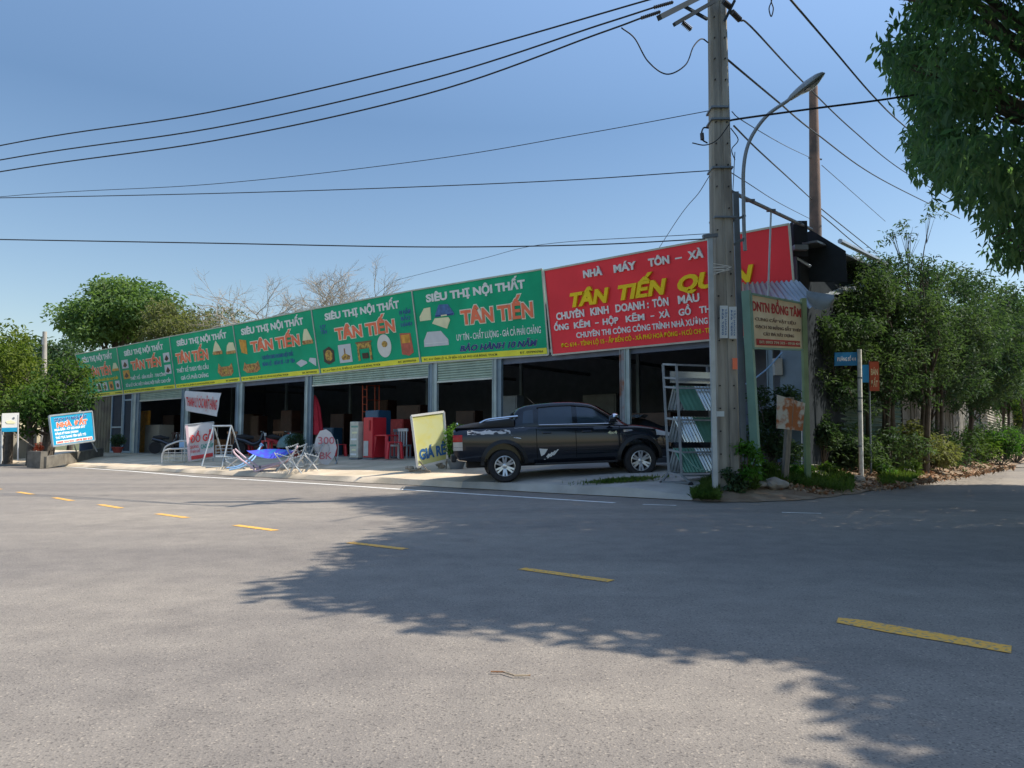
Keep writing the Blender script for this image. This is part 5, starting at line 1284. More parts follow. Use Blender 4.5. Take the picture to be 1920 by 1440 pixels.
# folded red parasol against the pillar
g0 = IN(596, -.35)
e = empty('folded_parasol', g0, 0, 'tall red cloth folded parasol leaning on the fourth pillar', 'parasol')
m = MB(); Yp = g0.y
prof = [(586, 606, 815), (586, 603, 790), (585, 600, 765), (586, 596, 750), (588, 591, 741)]
rg = []
for xa, xb, y in prof:
    c = (P((xa + xb) / 2, y, Yp) - g0); wd = (xb - xa) / F * Yp / 2
    rg.append([c + Vector((math.cos(a_) * wd * (1 + .18 * (k % 2)), math.sin(a_) * wd * .7 * (1 + .18 * (k % 2)), 0)) for k, a_ in enumerate(np.linspace(0, 2 * math.pi, 16, endpoint=False))])
m.add([p for q in rg for p in q], [(i * 16 + k, i * 16 + (k + 1) % 16, (i + 1) * 16 + (k + 1) % 16, (i + 1) * 16 + k) for i in range(4) for k in range(16)] + [tuple(64 + k for k in range(16))])
m.build('cloth', 'red_cloth', e); tb('pole', [Vector((0, 0, 0)), P(589, 740, Yp) - g0], .025, 'old_wood', e, False)
# orange ladder scaffold
g0 = IN(684, -1.2); Yl = g0.y
e = empty('scaffold_tower', g0, 0, 'narrow orange ladder scaffold standing behind the tall red cabinet', 'scaffold')
m = MB()
for x, dy in ((680, 0), (688, 0), (703, .6), (711, .6)): m.tube([P(x, 856, Yl + dy) - g0, P(x, 722, Yl + dy) - g0], .022, 6)
m.build('upright', 'orange_paint', e); m = MB()
for i in range(8): y = 730 + 14 * i; m.tube([P(680, y, Yl) - g0, P(688, y, Yl) - g0], .018, 6)
for y in (723, 750, 785): m.tube([P(688, y, Yl) - g0, P(711, y, Yl + .6) - g0], .014, 6)
m.build('rung', 'orange_paint', e)
# dome cloth cover
g0 = IN(548, -.2)
e = empty('dome_cover', g0, 0, 'low grey-green dome-shaped cloth cover in the shade behind the clothes racks', 'cover')
m = MB(); Rw = 27 / F * g0.y; m.grid(lambda u, v: Vector((math.cos(u * 2 * math.pi) * Rw * math.cos(v * math.pi / 2) * (1 + .03 * math.cos(u * 50)), math.sin(u * 2 * math.pi) * Rw * math.cos(v * math.pi / 2), .35 + Rw * .95 * math.sin(v * math.pi / 2))), 40, 8); m.build('cloth', 'dome_cloth', e, smooth=True)
m = MB(); m.tube([Vector((0, 0, 0)), Vector((0, 0, .4))], .05, 8); m.lathe([(.3, 0), (.3, .05), (0, .06)], 16); m.build('stand', 'galv_dark', e)
# potted shrubs
def potted(label, x, y, h, r, Y=None, leaf='leaf_hedge', pot='pot_clay', grp=None, seed=1):
    g = P(x, y, Y) if Y else (GF(x, y)); e = empty('potted_shrub', g, 0, label, 'potted plant', grp)
    m = MB(); m.lathe([(0, 0), (.17, 0), (.26, .24), (.29, .25), (.29, .29), (.25, .29), (.23, .24), (0, .23)], 18); m.build('pot', pot, e, smooth=True)
    gg = np.random.default_rng(seed); leaf_mesh('leaves', clump_pts((0, 0, .3 + h / 2), r, 1100, gg, h / 2 / r), leaf, e, .10, .04, .1, seed)
    m = MB()
    for k in range(5): m.tube([Vector((0, 0, .2)), Vector((rnd.uniform(-.5, .5) * r, rnd.uniform(-.5, .5) * r, .3 + h * .7))], .015, 5)
    m.build('stem', 'bark', e); return e
potted('round green shrub in a red pot before the glazed door', 220, 849, .65, .36, 37.0, seed=2)
potted('leafy green shrub in the shade right behind the black truck', 856, 880, 1.0, .38, None, 'leaf_bright', 'galv_dark', seed=3)
potted('dark green shrub under the grey dome cover', 553, 858, .7, .4, None, seed=4)
# real-estate sign, left
g0 = P(136, 852, 33); g0.z = P(100, 861, 33).z
e = empty('sign_board', g0, 0, 'turquoise land-sale sign board with red and white lettering at the left', 'sign')
fn = quadfn((99, 837), (177, 826), (92, 780), (172, 771), 32.2, 34.5, g0); panel(fn, 'blue_board', e, .04)
m = MB()
for a, b in (((0, 0), (1, 0)), ((1, 0), (1, 1)), ((1, 1), (0, 1)), ((0, 1), (0, 0))): m.bar(fn(*a, .0), fn(*b, .0), .06, .07)
m.build('frame', 'galv', e)
txt(e, fn, 'DỊCH VỤ NHÀ ĐẤT', .10, .86, .80, .90, 'navy_text', .02, ext=.004, outline='white_text', og=.03)
for s_, a, b in (('NHÀ', .14, .48), ('ĐẤT', .55, .86)): txt(e, fn, s_, a, b, .60, .75, 'orange_text', .05, ext=.006, outline='white_text', og=.05)
for s_, b0 in (('MUA BÁN - KÝ GỬI NHÀ ĐẤT', .48), ('ĐĂNG KÝ KINH DOANH', .35), ('THỦ TỤC SANG TÊN GIẤY TỜ', .22)): txt(e, fn, s_, .08, .80 if 'KINH' not in s_ else .62, b0, b0 + .075, 'white_text', .04, ext=.004)
poly(e, fn, rect(.08, .95, .05, .155), 'white_board', 'strip'); txt(e, fn, '0909 414 216 - 0978 303 615', .1, .93, .07, .13, 'banner_red', .03, ext=.004, lift=.02)
for a, yb, ab in ((.06, 861, 100), (.50, 851, 145), (.93, 847, 182)):
    m = MB(); p0 = fn(a, .05, -.06); p1 = P(ab, yb, 33.5 if a < .5 else 35) - g0; m.tube([p0, p1], .03, 6); m.build('post', 'old_wood' if a < .1 else 'galv', e)
# small white sign far left
g0 = P(20, 864, 32)
e = empty('sign_board', g0, 0, 'small white and cyan sign on two thin posts at the left edge', 'sign')
fn = quadfn((3, 810), (35, 809), (4, 775), (36, 774), 32, 32.4, g0); panel(fn, 'white_board', e, .03); poly(e, fn, rect(.0, 1, .0, .22), 'blue_board', 'strip'); poly(e, fn, [([(.2, .55), (.5, .62), (.8, .5), (.75, .42), (.3, .44)], 'cream')], None)
poly(e, fn, circ(.68, .72, .07, .06, 10), 'galv_dark', 'emblem')
for x in (4, 34): m = MB(); m.tube([P(x, 778, 32.05) - g0, P(x - .5, 864, 32.1) - g0], .03, 6); m.build('post', 'steel_white', e)
m = MB(); m.tube([P(26, 812, 32.1) - g0, P(64, 838, 32.6) - g0], .025, 6); m.build('stay', 'old_wood', e)
# plastered wall, far left
g0 = P(0, 866, 40); g0.z = 0
e = empty('boundary_wall', g0, 0, 'low stained plaster wall behind the small white sign at the left edge', 'wall')
m = MB(); A_, B_ = P(-120, 866, 38) - g0, P(66, 862, 41.5) - g0; A_.z = B_.z = 0; t_ = (B_ - A_).normalized(); s_ = Vector((-t_.y, t_.x, 0))
m.box((A_ + B_) / 2 + Vector((0, 0, .75)), ((B_ - A_).length, .18, 1.7), (t_, s_, Vector((0, 0, 1)))); m.build('panel', 'wall_plaster', e)
m = MB(); m.box((A_ + B_) / 2 + Vector((0, 0, 1.65)), ((B_ - A_).length + .1, .26, .1), (t_, s_, Vector((0, 0, 1)))); m.build('coping', 'concrete', e)
m = MB(); q = P(2, 862, 38) - g0; m.box((q.x, q.y, .85), (.25, .3, 1.9)); m.build('pier', 'white_paint', e)
# planter and low wall
g0 = P(80, 868, 31.5)
e = empty('planter_wall', g0, 0, 'grey concrete planter block at the foot of the turquoise sign', 'planter')
m = MB(); A_ = P(57, 868, 31.3) - g0; B_ = P(82, 869, 31.0) - g0; C_ = P(190, 850, 38) - g0
def wallseg(m, a, b, h, w_):
    t = (b - a); L = t.length; t.normalize(); n_ = Vector((-t.y, t.x, 0)).normalized(); m.box((a + b) / 2 + Vector((0, 0, h / 2 - .1)), (L, w_, h + .2), (t, n_, t.cross(n_)))
wallseg(m, A_, B_, .5, .3); m.build('block', 'wall_dark', e); m = MB(); wallseg(m, B_, C_, .28, .2); m.build('low_wall', 'wall_dark', e)
# fallen pale planks on the ground and orange flowers
FLOWER = (69, 838, 33)
# far concrete pole left
g0 = P(84, 800, 55); g0.z = 0
e = empty('utility_pole', g0, 0, 'distant concrete pole rising out of the leafy trees at the left', 'power pole')
m = MB(); m.tube([Vector((0, 0, 0)), P(84, 622, 55) - g0], [.22, .15], 10); m.build('shaft', 'concrete', e, smooth=True)
m = MB(); m.box(P(80, 640, 54.8) - g0, (.08, .2, .5)); m.build('bracket', 'galv_dark', e)

# =================================================================== INSIDE THE SHOP (deep shade)
def cabinet(label, x, y, w_, h, d, m_, depth_p=None, kind='cabinet', nm='cabinet', shelves=3):
    g = IN(x, -depth_p); e = empty(nm, g, 0, label, kind); r_ = -U
    ax = (r_, -N, Vector((0, 0, 1)))
    m = MB(); m.box(Vector((0, 0, h / 2)), (w_, d, h), ax); m.build('body', m_, e, bevel=.01)
    for k in range(shelves):
        m = MB(); m.box(Vector((0, 0, h * (k + .5) / shelves)) + N * (d / 2 + .01), (w_ * .9, .02, h / shelves * .86), ax); m.build('door_panel', m_, e)
    return e
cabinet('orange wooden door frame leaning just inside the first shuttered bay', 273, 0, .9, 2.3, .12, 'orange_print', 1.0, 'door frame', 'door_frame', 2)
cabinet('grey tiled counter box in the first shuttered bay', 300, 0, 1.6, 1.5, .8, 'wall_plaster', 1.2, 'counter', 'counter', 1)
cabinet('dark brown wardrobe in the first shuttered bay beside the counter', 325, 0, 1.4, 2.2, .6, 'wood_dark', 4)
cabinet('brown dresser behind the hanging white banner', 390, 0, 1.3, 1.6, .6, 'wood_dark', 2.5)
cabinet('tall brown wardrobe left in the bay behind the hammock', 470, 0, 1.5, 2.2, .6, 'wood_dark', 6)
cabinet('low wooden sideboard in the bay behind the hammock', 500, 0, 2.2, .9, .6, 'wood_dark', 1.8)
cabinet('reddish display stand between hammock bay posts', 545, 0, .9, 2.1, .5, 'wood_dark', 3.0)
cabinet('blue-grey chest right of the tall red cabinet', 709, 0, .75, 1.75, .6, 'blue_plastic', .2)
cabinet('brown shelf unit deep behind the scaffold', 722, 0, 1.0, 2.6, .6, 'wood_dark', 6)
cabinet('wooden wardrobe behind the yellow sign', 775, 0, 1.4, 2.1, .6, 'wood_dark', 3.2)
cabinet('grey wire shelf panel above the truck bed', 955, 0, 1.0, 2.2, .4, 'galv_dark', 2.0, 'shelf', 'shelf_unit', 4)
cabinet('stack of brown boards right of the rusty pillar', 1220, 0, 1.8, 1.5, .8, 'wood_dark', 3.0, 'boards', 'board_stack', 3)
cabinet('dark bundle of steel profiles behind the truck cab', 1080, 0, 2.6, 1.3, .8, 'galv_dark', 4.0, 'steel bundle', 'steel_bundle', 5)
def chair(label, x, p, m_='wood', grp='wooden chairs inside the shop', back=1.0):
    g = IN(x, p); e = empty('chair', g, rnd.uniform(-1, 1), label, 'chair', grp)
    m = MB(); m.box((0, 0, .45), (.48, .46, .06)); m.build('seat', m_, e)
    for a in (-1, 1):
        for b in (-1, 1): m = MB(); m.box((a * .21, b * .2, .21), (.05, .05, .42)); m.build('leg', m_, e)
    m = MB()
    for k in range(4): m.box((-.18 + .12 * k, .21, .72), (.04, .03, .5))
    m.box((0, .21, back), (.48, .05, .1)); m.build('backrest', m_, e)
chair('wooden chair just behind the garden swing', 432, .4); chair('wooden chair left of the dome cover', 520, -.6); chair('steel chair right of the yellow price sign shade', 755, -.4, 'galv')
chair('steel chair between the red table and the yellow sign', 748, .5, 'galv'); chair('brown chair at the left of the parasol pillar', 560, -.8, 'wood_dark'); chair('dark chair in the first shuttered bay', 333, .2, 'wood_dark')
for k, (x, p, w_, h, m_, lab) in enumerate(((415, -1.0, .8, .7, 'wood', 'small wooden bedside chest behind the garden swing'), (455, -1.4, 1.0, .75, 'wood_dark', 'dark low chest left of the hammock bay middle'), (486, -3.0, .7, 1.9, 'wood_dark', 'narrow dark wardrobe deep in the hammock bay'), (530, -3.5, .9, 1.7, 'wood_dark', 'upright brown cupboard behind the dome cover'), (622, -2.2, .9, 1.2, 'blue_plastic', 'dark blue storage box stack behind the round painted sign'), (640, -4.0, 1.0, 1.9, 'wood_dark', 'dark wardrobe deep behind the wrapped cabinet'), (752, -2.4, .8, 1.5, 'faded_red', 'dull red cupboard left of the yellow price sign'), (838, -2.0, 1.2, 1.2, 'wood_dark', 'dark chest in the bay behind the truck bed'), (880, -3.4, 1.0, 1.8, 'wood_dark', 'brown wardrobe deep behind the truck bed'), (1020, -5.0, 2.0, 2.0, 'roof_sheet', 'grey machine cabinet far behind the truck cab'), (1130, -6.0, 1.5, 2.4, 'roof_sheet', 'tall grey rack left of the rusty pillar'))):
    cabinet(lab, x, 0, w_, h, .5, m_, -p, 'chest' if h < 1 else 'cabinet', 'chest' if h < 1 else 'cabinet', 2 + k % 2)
def motorbike(label, x, p, rz, m_='truck_paint'):
    g = IN(x, p); e = empty('motorbike', g, rz, label, 'motorbike', 'motorbikes parked in the shop')
    AX = (Vector((1, 0, 0)), Vector((0, 0, 1)), Vector((0, 1, 0)))
    for xx in (-.6, .6): m = MB(); m.lathe([(.22, -.04), (.29, -.04), (.30, 0), (.29, .04), (.22, .04)], 20, (xx, 0, .3), AX); m.lathe([(0, .0), (.22, .0)], 20, (xx, 0, .3), AX); m.build('wheel', 'rubber', e, smooth=True)
    m = MB(); m.tube(catmull([(-.75, 0, .72), (-.35, 0, .62), (.0, 0, .48), (.3, 0, .62), (.42, 0, .95)], 5), [.09] * 21, 8); m.build('body', m_, e, smooth=True)
    m = MB(); m.tube([(-.7, 0, .80), (-.4, 0, .80), (.02, 0, .76)], [.07, .12, .06], 8); m.build('seat', 'rubber', e, smooth=True)
    m = MB(); m.tube([(.6, 0, .3), (.42, 0, 1.0)], .03, 6); m.tube([(.36, -.33, 1.03), (.42, 0, 1.0), (.36, .33, 1.03)], .018, 6); m.build('handlebar', 'galv', e)
    m = MB(); m.box((.50, 0, .9), (.1, .16, .14)); m.build('headlight', 'lamp_glass', e, bevel=.02)
motorbike('black motorbike parked in the counter bay', 318, .3, .4); motorbike('dark motorbike half hidden behind the swing and blue stand', 476, .2, .2); motorbike('dull red motorbike in the shade behind the steel clothes racks', 528, -.6, -.2, 'faded_red')
g0 = IN(1205, -.8); e = empty('tarpaulin_heap', g0, 0, 'dark heap under crumpled tarpaulin behind the truck bonnet', 'heap')
m = MB(); m.grid(lambda u, v: -U * ((u - .5) * 3.4) + N * ((v - .5) * 1.6) + Vector((0, 0, 1.15 * (max(0, math.sin(math.pi * u) * math.sin(math.pi * v))) ** .4 + .09 * math.sin(u * 13 + v * 5) + .06 * math.sin(v * 17))), 30, 14); m.build('cloth', 'truck_trim', e, smooth=True)
m = MB(); m.grid(lambda u, v: -U * ((u - .9) * 1.0) + N * ((v - .2) * .8) + Vector((0, 0, 1.32 + .06 * math.sin(u * 13 + v * 5))), 8, 6); m.build('top_cloth', 'silver_sheet', e, smooth=True)

# =================================================================== BANK DETAILS
def rock(label, x, y, Y, s, m_='rock', grp='stones on the soil bank', seed=1):
    g = P(x, y, Y); g.z = zb(g); r2_ = random.Random(seed); bm = bmesh.new(); bmesh.ops.create_icosphere(bm, subdivisions=3, radius=1)
    for v in bm.verts:
        k = 1 + .16 * math.sin(v.co.x * 4 + seed) + .12 * math.sin(v.co.y * 6 + seed * 2) + r2_.uniform(-.03, .03); v.co = Vector((v.co.x * s * k, v.co.y * s * .7 * k, v.co.z * s * .34 * k))
    me = bpy.data.meshes.new('stone'); bm.to_mesh(me); bm.free(); me.materials.append(M[m_]); me.set_sharp_from_angle(angle=R(30)); o = bpy.data.objects.new('stone', me); COL.objects.link(o); o.location = g + Vector((0, 0, s * .1)); o.rotation_euler = (0, 0, seed)
    tag(o, label, 'stone', grp)
rock('flat pale stone slab right of the plant at the pole foot', 1450, 918, 15.2, .36, seed=1)
rock('pale stone on the bank right of the rusty sign post', 1530, 895, 17.5, .34, seed=2)
rock('stone lying below the white street-sign pole', 1600, 885, 18, .28, seed=3)
rock('small stone near the green sign posts', 1425, 925, 15, .2, seed=4)
rock('brown stone on the bank below the board fence', 1690, 870, 21.5, .35, seed=5)
rock('low stone at the side-road edge', 1560, 915, 17, .22, seed=6)
zt_ = lambda p: zb(p)
def scatter(name, label, cat, regs, n, m_, ll, lw, kind='stuff', up=-.9, hgt=.04):
    pts = []
    for k in range(n):
        x0, x1, Y0, Y1 = regs[k % len(regs)]
        Y = rnd.uniform(Y0, Y1); x = rnd.uniform(x0, x1); p = P(x, 880, Y); z = zb(p)
        if z < .03: continue
        pts.append((p.x, p.y, z + rnd.uniform(0, hgt)))
    o = leaf_mesh(name, np.array(pts), m_, None, ll, lw, up, 5); tag(o, kind=kind, label=label, cat=cat); return o
scatter('leaf_litter', 'dry brown leaves and litter over the soil bank', 'litter', [(1380, 1560, 15, 19), (1500, 1750, 16.5, 24), (1650, 1900, 19, 34)], 9000, 'litter', .11, .06, up=0)
scatter('bank_grass', 'low green weeds growing on the soil bank', 'grass', [(1340, 1420, 14.5, 15.6), (1490, 1600, 15.6, 18.2), (1380, 1520, 15.5, 17.5), (1650, 1720, 17.5, 22)], 11000, 'grass', .14, .022, hgt=.10)
scatter('edge_grass', 'sparse weeds and dry grass along the pavement edge near the poles', 'grass', [(1296, 1348, 13.6, 14.6), (1315, 1345, 13.5, 15.2)], 3000, 'grass', .12, .02, hgt=.05)
# leafy plants
def shrub(label, x, y, Y, w_, h, n, leaf='leaf_hedge', ll=.12, lw=.05, base=None, grp=None, seed=1, nc=9):
    g = P(x, y, Y); g.z = (base if base is not None else zb(g)); gg = np.random.default_rng(seed); e = empty('shrub', g, 0, label, 'shrub', grp); pts = []; m = MB()
    for k in range(nc):
        c = Vector((gg.uniform(-.5, .5) * w_, gg.uniform(-.4, .4) * w_, h * gg.uniform(.15, .95))); pts.append(clump_pts(c, min(w_, h) * .32, n // nc, gg, .9)); m.tube([Vector((0, 0, -.05)), c * .6, c], [.02, .012, .006], 5)
    leaf_mesh('leaves', np.concatenate(pts), leaf, e, ll, lw, .25, seed); m.build('stem', 'bark', e); return e
shrub('bright leafy plant climbing at the foot of the big pole', 1398, 925, 14.5, .50, 1.05, 700, 'leaf_bright', .12, .06, seed=2)
shrub('darker leafy plant between the big pole and the left green post', 1385, 930, 14.4, .55, .45, 450, 'leaf_hedge', .12, .06, seed=3)
shrub('dark bush in the doorway of the lean-to behind the rusty sign', 1448, 900, 17.4, .95, 1.9, 3400, 'leaf_hedge', .13, .05, seed=4, nc=14)
shrub('dark bush under the street-name plate beside the green fence', 1545, 880, 19.3, .9, 1.7, 2200, 'leaf_hedge', .14, .05, seed=5, nc=12)
shrub('low weeds mound at the foot of the green fence', 1590, 860, 20.0, 1.0, .9, 1800, 'leaf_hedge', .12, .05, seed=6)
shrub('bright low bush near the far end of the board fence', 1875, 835, 33, 2.6, 1.4, 3000, 'leaf_bright', .2, .08, seed=7)
shrub('dry grey-brown brush at the foot of the board fence', 1740, 850, 24, 2.2, .8, 1800, 'leaf_olive', .16, .05, seed=8)
for k, (x, Y, w_, h, lf, lab) in enumerate(((1590, 20.2, 1.3, 1.9, 'leaf_hedge', 'tall ragged bush hugging the green fence left of the street-sign pole'), (1665, 21.6, 1.6, 1.8, 'leaf_hedge', 'loose bush at the foot of the fence right of the orange notice'), (1705, 23.2, 1.5, 2.2, 'leaf_olive', 'tangled half-dry bush where the green fence meets the boards'), (1760, 25.8, 2.0, 2.3, 'leaf_hedge', 'tall dark bush between the trunks at the middle of the board fence'), (1800, 29, 2.0, 2.0, 'leaf_left', 'lighter green bush by the far part of the board fence'), (1845, 33, 2.4, 2.6, 'leaf_hedge', 'dark bush at the end of the board fence'), (1905, 38, 3, 3, 'leaf_hedge', 'dark shrubbery at the right edge beyond the low bright bush'))):
    shrub(lab, x, 860, Y, w_, h * .62, 1700, lf, .16 + .004 * (Y - 20), .05, grp='bushes along the fence', seed=60 + k, nc=22)
for k in range(6):
    x = (1405, 1432, 1500, 1556, 1660, 1715)[k]; Y = (15.1, 15.8, 16.6, 17.6, 19.8, 21.5)[k]
    shrub(('small weed at the foot of the left green post', 'small weed right of the left green post', 'weed between the rusty sign post and the right green post', 'weed clump on the bank before the street sign', 'bright weed on the bank right of the street sign', 'weed clump on the bank below the board fence')[k], x, 900, Y, .45, .38, 420, 'grass' if k % 2 else 'leaf_bright', .12, .035, grp='weeds on the bank', seed=20 + k, nc=6)

shrub('small plant with orange flowers before the left wall', 69, 850, 33, .5, .9, 260, 'orange_flower', .10, .07, base=.3, seed=9, nc=5)
# =================================================================== TREES
def ell(cx, cy, rx, ry, Y, dY, n, r0, r1, g, ymax=None):
    out = []
    while len(out) < n:
        a = g.uniform(-1, 1, 3)
        if (a ** 2).sum() > 1: continue
        k = ((a ** 2).sum()) ** .5
        if k < .45 and g.uniform() < .5: continue
        p = P(cx + a[0] * rx, cy + a[1] * ry, Y + a[2] * dY); out.append(((p.x, p.y, p.z), g.uniform(r0, r1)))
    return out
gt = np.random.default_rng(11)
HG = 'trees over the side-road fence'
def htree(label, bx, Yb, cl, leaf='leaf_hedge', ll=.16, lw=.05, per=420, tr=.07, seed=1, stems=3, droop=.35, zb_=None, limbs=10, grp=HG):
    b_ = P(bx, 850, Yb); b_.z = zb(b_) if zb_ is None else zb_
    return tree('tree', label, 'tree', b_, cl, leaf, ll, lw, per, tr, .45, limbs, 'bark', droop, grp, seed, stems=stems)
htree('dark tree drooping over the street-name plate', 1580, 20.6, ell(1575, 625, 72, 72, 20.2, 1.2, 62, .30, .52, gt) + ell(1535, 670, 40, 70, 19.6, .6, 34, .25, .42, gt) + ell(1600, 740, 50, 50, 20.2, .6, 18, .25, .4, gt), seed=1)
htree('tall bushy tree just right of the awning roof', 1640, 21.8, ell(1632, 550, 66, 78, 21.8, 1.5, 64, .35, .6, gt) + ell(1655, 680, 74, 80, 21.5, 1.2, 62, .3, .5, gt), seed=2)
htree('leaning tree with a thin twiggy top above the board fence', 1700, 23, ell(1710, 620, 78, 140, 23, 1.6, 116, .35, .6, gt) + ell(1680, 445, 34, 30, 23, .8, 8, .18, .3, gt) + ell(1762, 400, 40, 22, 23, .8, 6, .14, .22, gt), seed=3, tr=.08)
htree('wide dark tree over the middle of the board fence', 1765, 26, ell(1785, 620, 84, 145, 26, 2, 120, .4, .7, gt), seed=4, ll=.18, lw=.06, per=330)
htree('dark tree over the far half of the board fence', 1815, 31, ell(1850, 640, 82, 140, 30, 2.5, 100, .5, .85, gt), seed=5, ll=.22, lw=.075, per=230)
htree('olive green tree at the right edge beyond the board fence', 1885, 38, ell(1900, 660, 66, 115, 37, 3, 60, .6, 1.0, gt), 'leaf_left', seed=6, ll=.28, lw=.09, per=150, zb_=.3)
htree('yellow-green tree far along the side road at the right edge', 1912, 60, ell(1915, 740, 50, 75, 60, 5, 34, 1.0, 1.6, gt), 'leaf_yellow', seed=7, ll=.45, lw=.16, per=60, zb_=.0, tr=.14)
htree('far green tree closing the side road at the right edge', 1990, 70, ell(1975, 690, 70, 130, 70, 6, 40, 1.2, 2.2, gt), 'leaf_far', seed=8, ll=.5, lw=.2, per=50, zb_=.0, tr=.2)

for k, (x, Y, y, rx, ry) in enumerate(((1640, 32, 700, 60, 70), (1730, 38, 720, 70, 80), (1810, 46, 730, 70, 80), (1880, 60, 750, 60, 70))):
    htree(('dark tree hidden behind the green fence', 'tree seen between the trunks above the board fence', 'tree behind the far half of the board fence', 'tree behind the pale far fence')[k], x, Y, ell(x, y, rx, ry, Y, 3, 40, .04 * Y * .7, .04 * Y, gt), 'leaf_hedge', ll=.3 + .004 * Y, lw=.11, per=110 * (30 / Y) ** 1.6, seed=40 + k, zb_=.3, grp='trees behind the side-road fence', limbs=8)
# the two big roadside trees whose crowns shade the junction
def inpoly(x, y, poly_):
    c = False; n = len(poly_)
    for i in range(n):
        x0, y0 = poly_[i]; x1, y1 = poly_[i - 1]
        if (y0 > y) != (y1 > y) and x < (x1 - x0) * (y - y0) / (y1 - y0) + x0: c = not c
    return c
def project(p):
    d = p - CAM; dep = d.y * _c + d.z * _s; v = -d.y * _s + d.z * _c
    return (960 + F * d.x / dep, 720 - F * v / dep, dep) if dep > .2 else (9999, 9999, dep)
VIS = [(1715, -90), (1695, 20), (1655, 90), (1650, 140), (1690, 165), (1715, 215), (1680, 255), (1695, 300), (1730, 335), (1780, 345), (1830, 372), (1805, 430), (1830, 480), (1885, 515), (2300, 520), (2300, -400), (1735, -400)]
SHD = [(640, 934), (770, 930), (850, 912), (1000, 915), (1335, 915), (1500, 925), (1700, 900), (1960, 870), (2150, 870), (2600, 1000), (2600, 1800), (2050, 1480), (1900, 1400), (1780, 1330), (1640, 1272), (1500, 1236), (1350, 1222), (1240, 1170), (1190, 1140), (1060, 1142), (960, 1150), (880, 1160), (800, 1146), (720, 1122), (640, 1105), (615, 1095), (680, 1062), (730, 1030), (790, 1000), (815, 975), (740, 958)]
vis_cl = []
for k in range(3000):
    if len(vis_cl) >= 150: break
    x, y = gt.uniform(1660, 2150), gt.uniform(-120, 520)
    if not inpoly(x, y, VIS): continue
    p = P(x, y, gt.uniform(12.0, 16.5)); vis_cl.append(((p.x, p.y, p.z), gt.uniform(.30, .54)))
sh_a, sh_b = [], []
tries = 0; cover = []
while tries < 60000:
    tries += 1
    X, Yy = gt.uniform(-4, 16), gt.uniform(1.0, 19)
    qx, qy, _ = project(Vector((X, Yy, 0)))
    if not inpoly(qx, qy, SHD): continue
    if any(not inpoly(*project(Vector((X + dx * .42, Yy + dy * .42, 0)))[:2], SHD) for dx, dy in ((-1, 0), (0, -1), (-.7, -.7))) and gt.uniform() < .8: continue
    g = Vector((X, Yy, .05)); md = min([(g - c).length for c in cover], default=9)
    if md < .34: continue
    # dapples: leave a few open spots in the far right part
    if qx > 1050 and math.sin(X * 2.3 + 1) * math.sin(Yy * 2.9) > .93: continue
    ok = None; k4 = gt.uniform() < .3
    for t in range(40):
        H = gt.uniform(5.0, 13.5); c = g + SUN * (H / SUN.z); u_, v_, dep = project(c)
        mg = 1387 * .85 / max(dep, 1)
        if (v_ < -mg or u_ > 1925 + mg or dep < .3 or (k4 and c.y > 10.5 and inpoly(u_, v_, VIS) and inpoly(u_ - mg * .8, v_, VIS) and inpoly(u_, min(v_ + mg * .6, 519), VIS))) and c.y > -2 and c.x < 17 and (ok is None or c.z < ok.z): ok = c
    if ok is None: continue
    cover.append(g); (sh_a if ok.y > 9.5 else sh_b).append(((ok.x, ok.y, ok.z), gt.uniform(.52, .74)))
print('shade clumps', len(sh_a), len(sh_b))
tree('tree', 'big dark tree with drooping leaves filling the upper right corner', 'tree', (14.8, 13.2, 0.0), vis_cl + sh_a, 'leaf_dark', .21, .072, 430, .34, .38, 60, 'bark', .75, None, 31, thin=len(vis_cl), thinf=.42)
tree('tree', 'roadside tree beyond the right edge of the view, known by its shadow on the road', 'tree', (13.6, 7.4, 0.0), sh_b, 'leaf_dark', .23, .095, 640, .34, .42, 34, 'bark', .5, None, 32)

# left side trees
LG = 'leafy trees at the left edge'
htree('yellow-green leafy tree at the left edge above the wall', 10, 38, ell(5, 700, 62, 85, 38, 2.5, 52, .7, 1.2, gt), 'leaf_yellow', .26, .11, 110, .16, 11, 2, zb_=.1, grp=LG)
htree('leafy green tree overhanging the corner of the first green board', 78, 35, ell(118, 735, 54, 56, 36, 1.8, 40, .5, .95, gt) + ell(60, 770, 60, 45, 34.5, 1.2, 28, .5, .8, gt), 'leaf_left', .24, .11, 150, .13, 12, 4, zb_=.1, grp=LG)
htree('dark green tree behind the yellow-green one at the left', 50, 60, ell(50, 680, 60, 55, 58, 3, 36, 1.0, 1.6, gt), 'leaf_hedge', .4, .17, 60, .2, 13, 1, zb_=0, grp=LG)
htree('dark green tree between the distant pole and the first board', 130, 62, ell(135, 690, 50, 45, 60, 3, 34, 1.0, 1.6, gt), 'leaf_hedge', .4, .17, 60, .2, 14, 1, zb_=0, grp=LG)
BG = 'trees behind the shop'
htree('big round green tree rising behind the left boards', 230, 85, ell(235, 582, 84, 52, 85, 6, 60, 1.8, 2.9, gt) + ell(150, 610, 48, 42, 82, 4, 26, 1.5, 2.2, gt), 'leaf_far', .60, .26, 36, .5, 15, 1, zb_=0, grp=BG, limbs=20)
htree('olive feathery tree right of the big round tree', 320, 78, ell(325, 612, 70, 36, 78, 5, 40, 1.3, 2.2, gt), 'leaf_olive', .5, .16, 46, .35, 16, 1, zb_=0, grp=BG, limbs=16)
htree('thin brownish tree low between the round tree and the bare trees', 410, 80, ell(420, 598, 62, 17, 80, 4, 26, .9, 1.5, gt), 'leaf_olive', .42, .12, 22, .22, 17, 1, zb_=0, grp=BG, limbs=14)
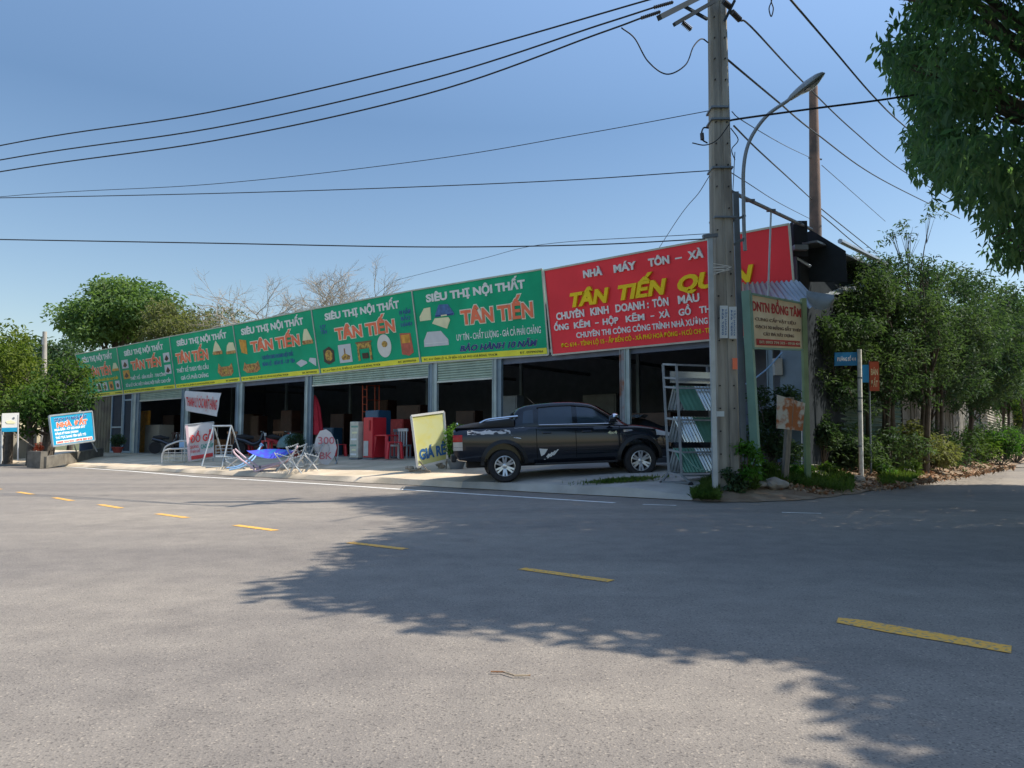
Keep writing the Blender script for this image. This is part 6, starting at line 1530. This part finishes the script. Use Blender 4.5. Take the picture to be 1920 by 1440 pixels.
def bare(label, bx, Y, top, seed, spread, lean):
    b_ = P(bx, 829, Y); b_.z = 0; e = empty('tree', b_, 0, label, 'tree', BG); r_ = random.Random(seed); m = MB()
    def br(p, d, L, rad, dep):
        q = p; pts = [p]
        for i in range(3):
            d = (d + Vector((r_.uniform(-.22, .22), r_.uniform(-.22, .22), r_.uniform(-.12, .10)))).normalized(); q = q + d * L / 3; pts.append(q)
        m.tube(pts, [rad, rad * .9, rad * .78, rad * .66], 5 if dep > 2 else 4, cap=False)
        if dep == 0: return
        for k in range(3 if dep > 1 else 4):
            nd = (d + Vector((r_.uniform(-1, 1) * spread, r_.uniform(-1, 1) * spread, r_.uniform(-.28, .42)))).normalized(); br(pts[-1 if k < 2 else 2], nd, L * r_.uniform(.62, .82), rad * .62, dep - 1)
    H = P(bx, top, Y).z
    br(Vector((0, 0, 0)), Vector((lean, 0, 1)).normalized(), H * .62, .34, 0); s0 = Vector((lean * H * .58, 0, H * .6))
    for k in range(5):
        a_ = k * 2 * math.pi / 5 + .4; br(s0, Vector((math.cos(a_) * .9, math.sin(a_) * .9, .75)).normalized(), H * .225, .10, 5)
    m.build('trunk', 'bare_bark', e, smooth=True)
bare('leafless tree with flat spreading twigs, left of the two bare ones', 535, 66, 548, 3, 1.0, -.0)
bare('leafless tree with fine twigs behind the fifth green board', 660, 66, 552, 8, 1.0, .0)

gw = np.random.default_rng(77); wp = []
for k in range(260):
    t = gw.uniform(0, 1); c = (45 + 110 * t + gw.normal(0, 4), 10 + 95 * t + gw.normal(0, 5), gw.uniform(.5, 8)); wp.append(clump_pts(c, gw.uniform(1.6, 3), 90, gw, .8))
tag(leaf_mesh('distant_woods', np.concatenate(wp), 'leaf_far', None, .7, .3, .4, 78), kind='stuff', label='far belt of green trees beyond the right side of the junction', cat='woods')
# twigs and bits on the road
for k, (x, y, L, a_) in enumerate(((920, 1264, .20, -.35),)):
    c = G(x, y); m = MB(); pts = [Vector((math.cos(a_) * t * L, math.sin(a_) * t * L + .02 * math.sin(t * 7), .012)) for t in (0, .3, .6, 1)]
    m.tube(pts, .004 if k == 0 else .008, 5); m.build('twig', 'litter', None, label=('thin curved twig lying on the sunlit road in the foreground', 'tiny dark twig on the road near the left edge', 'tiny twig on the road by the shadow edge')[k], cat='twig', group='twigs on the road').location = c
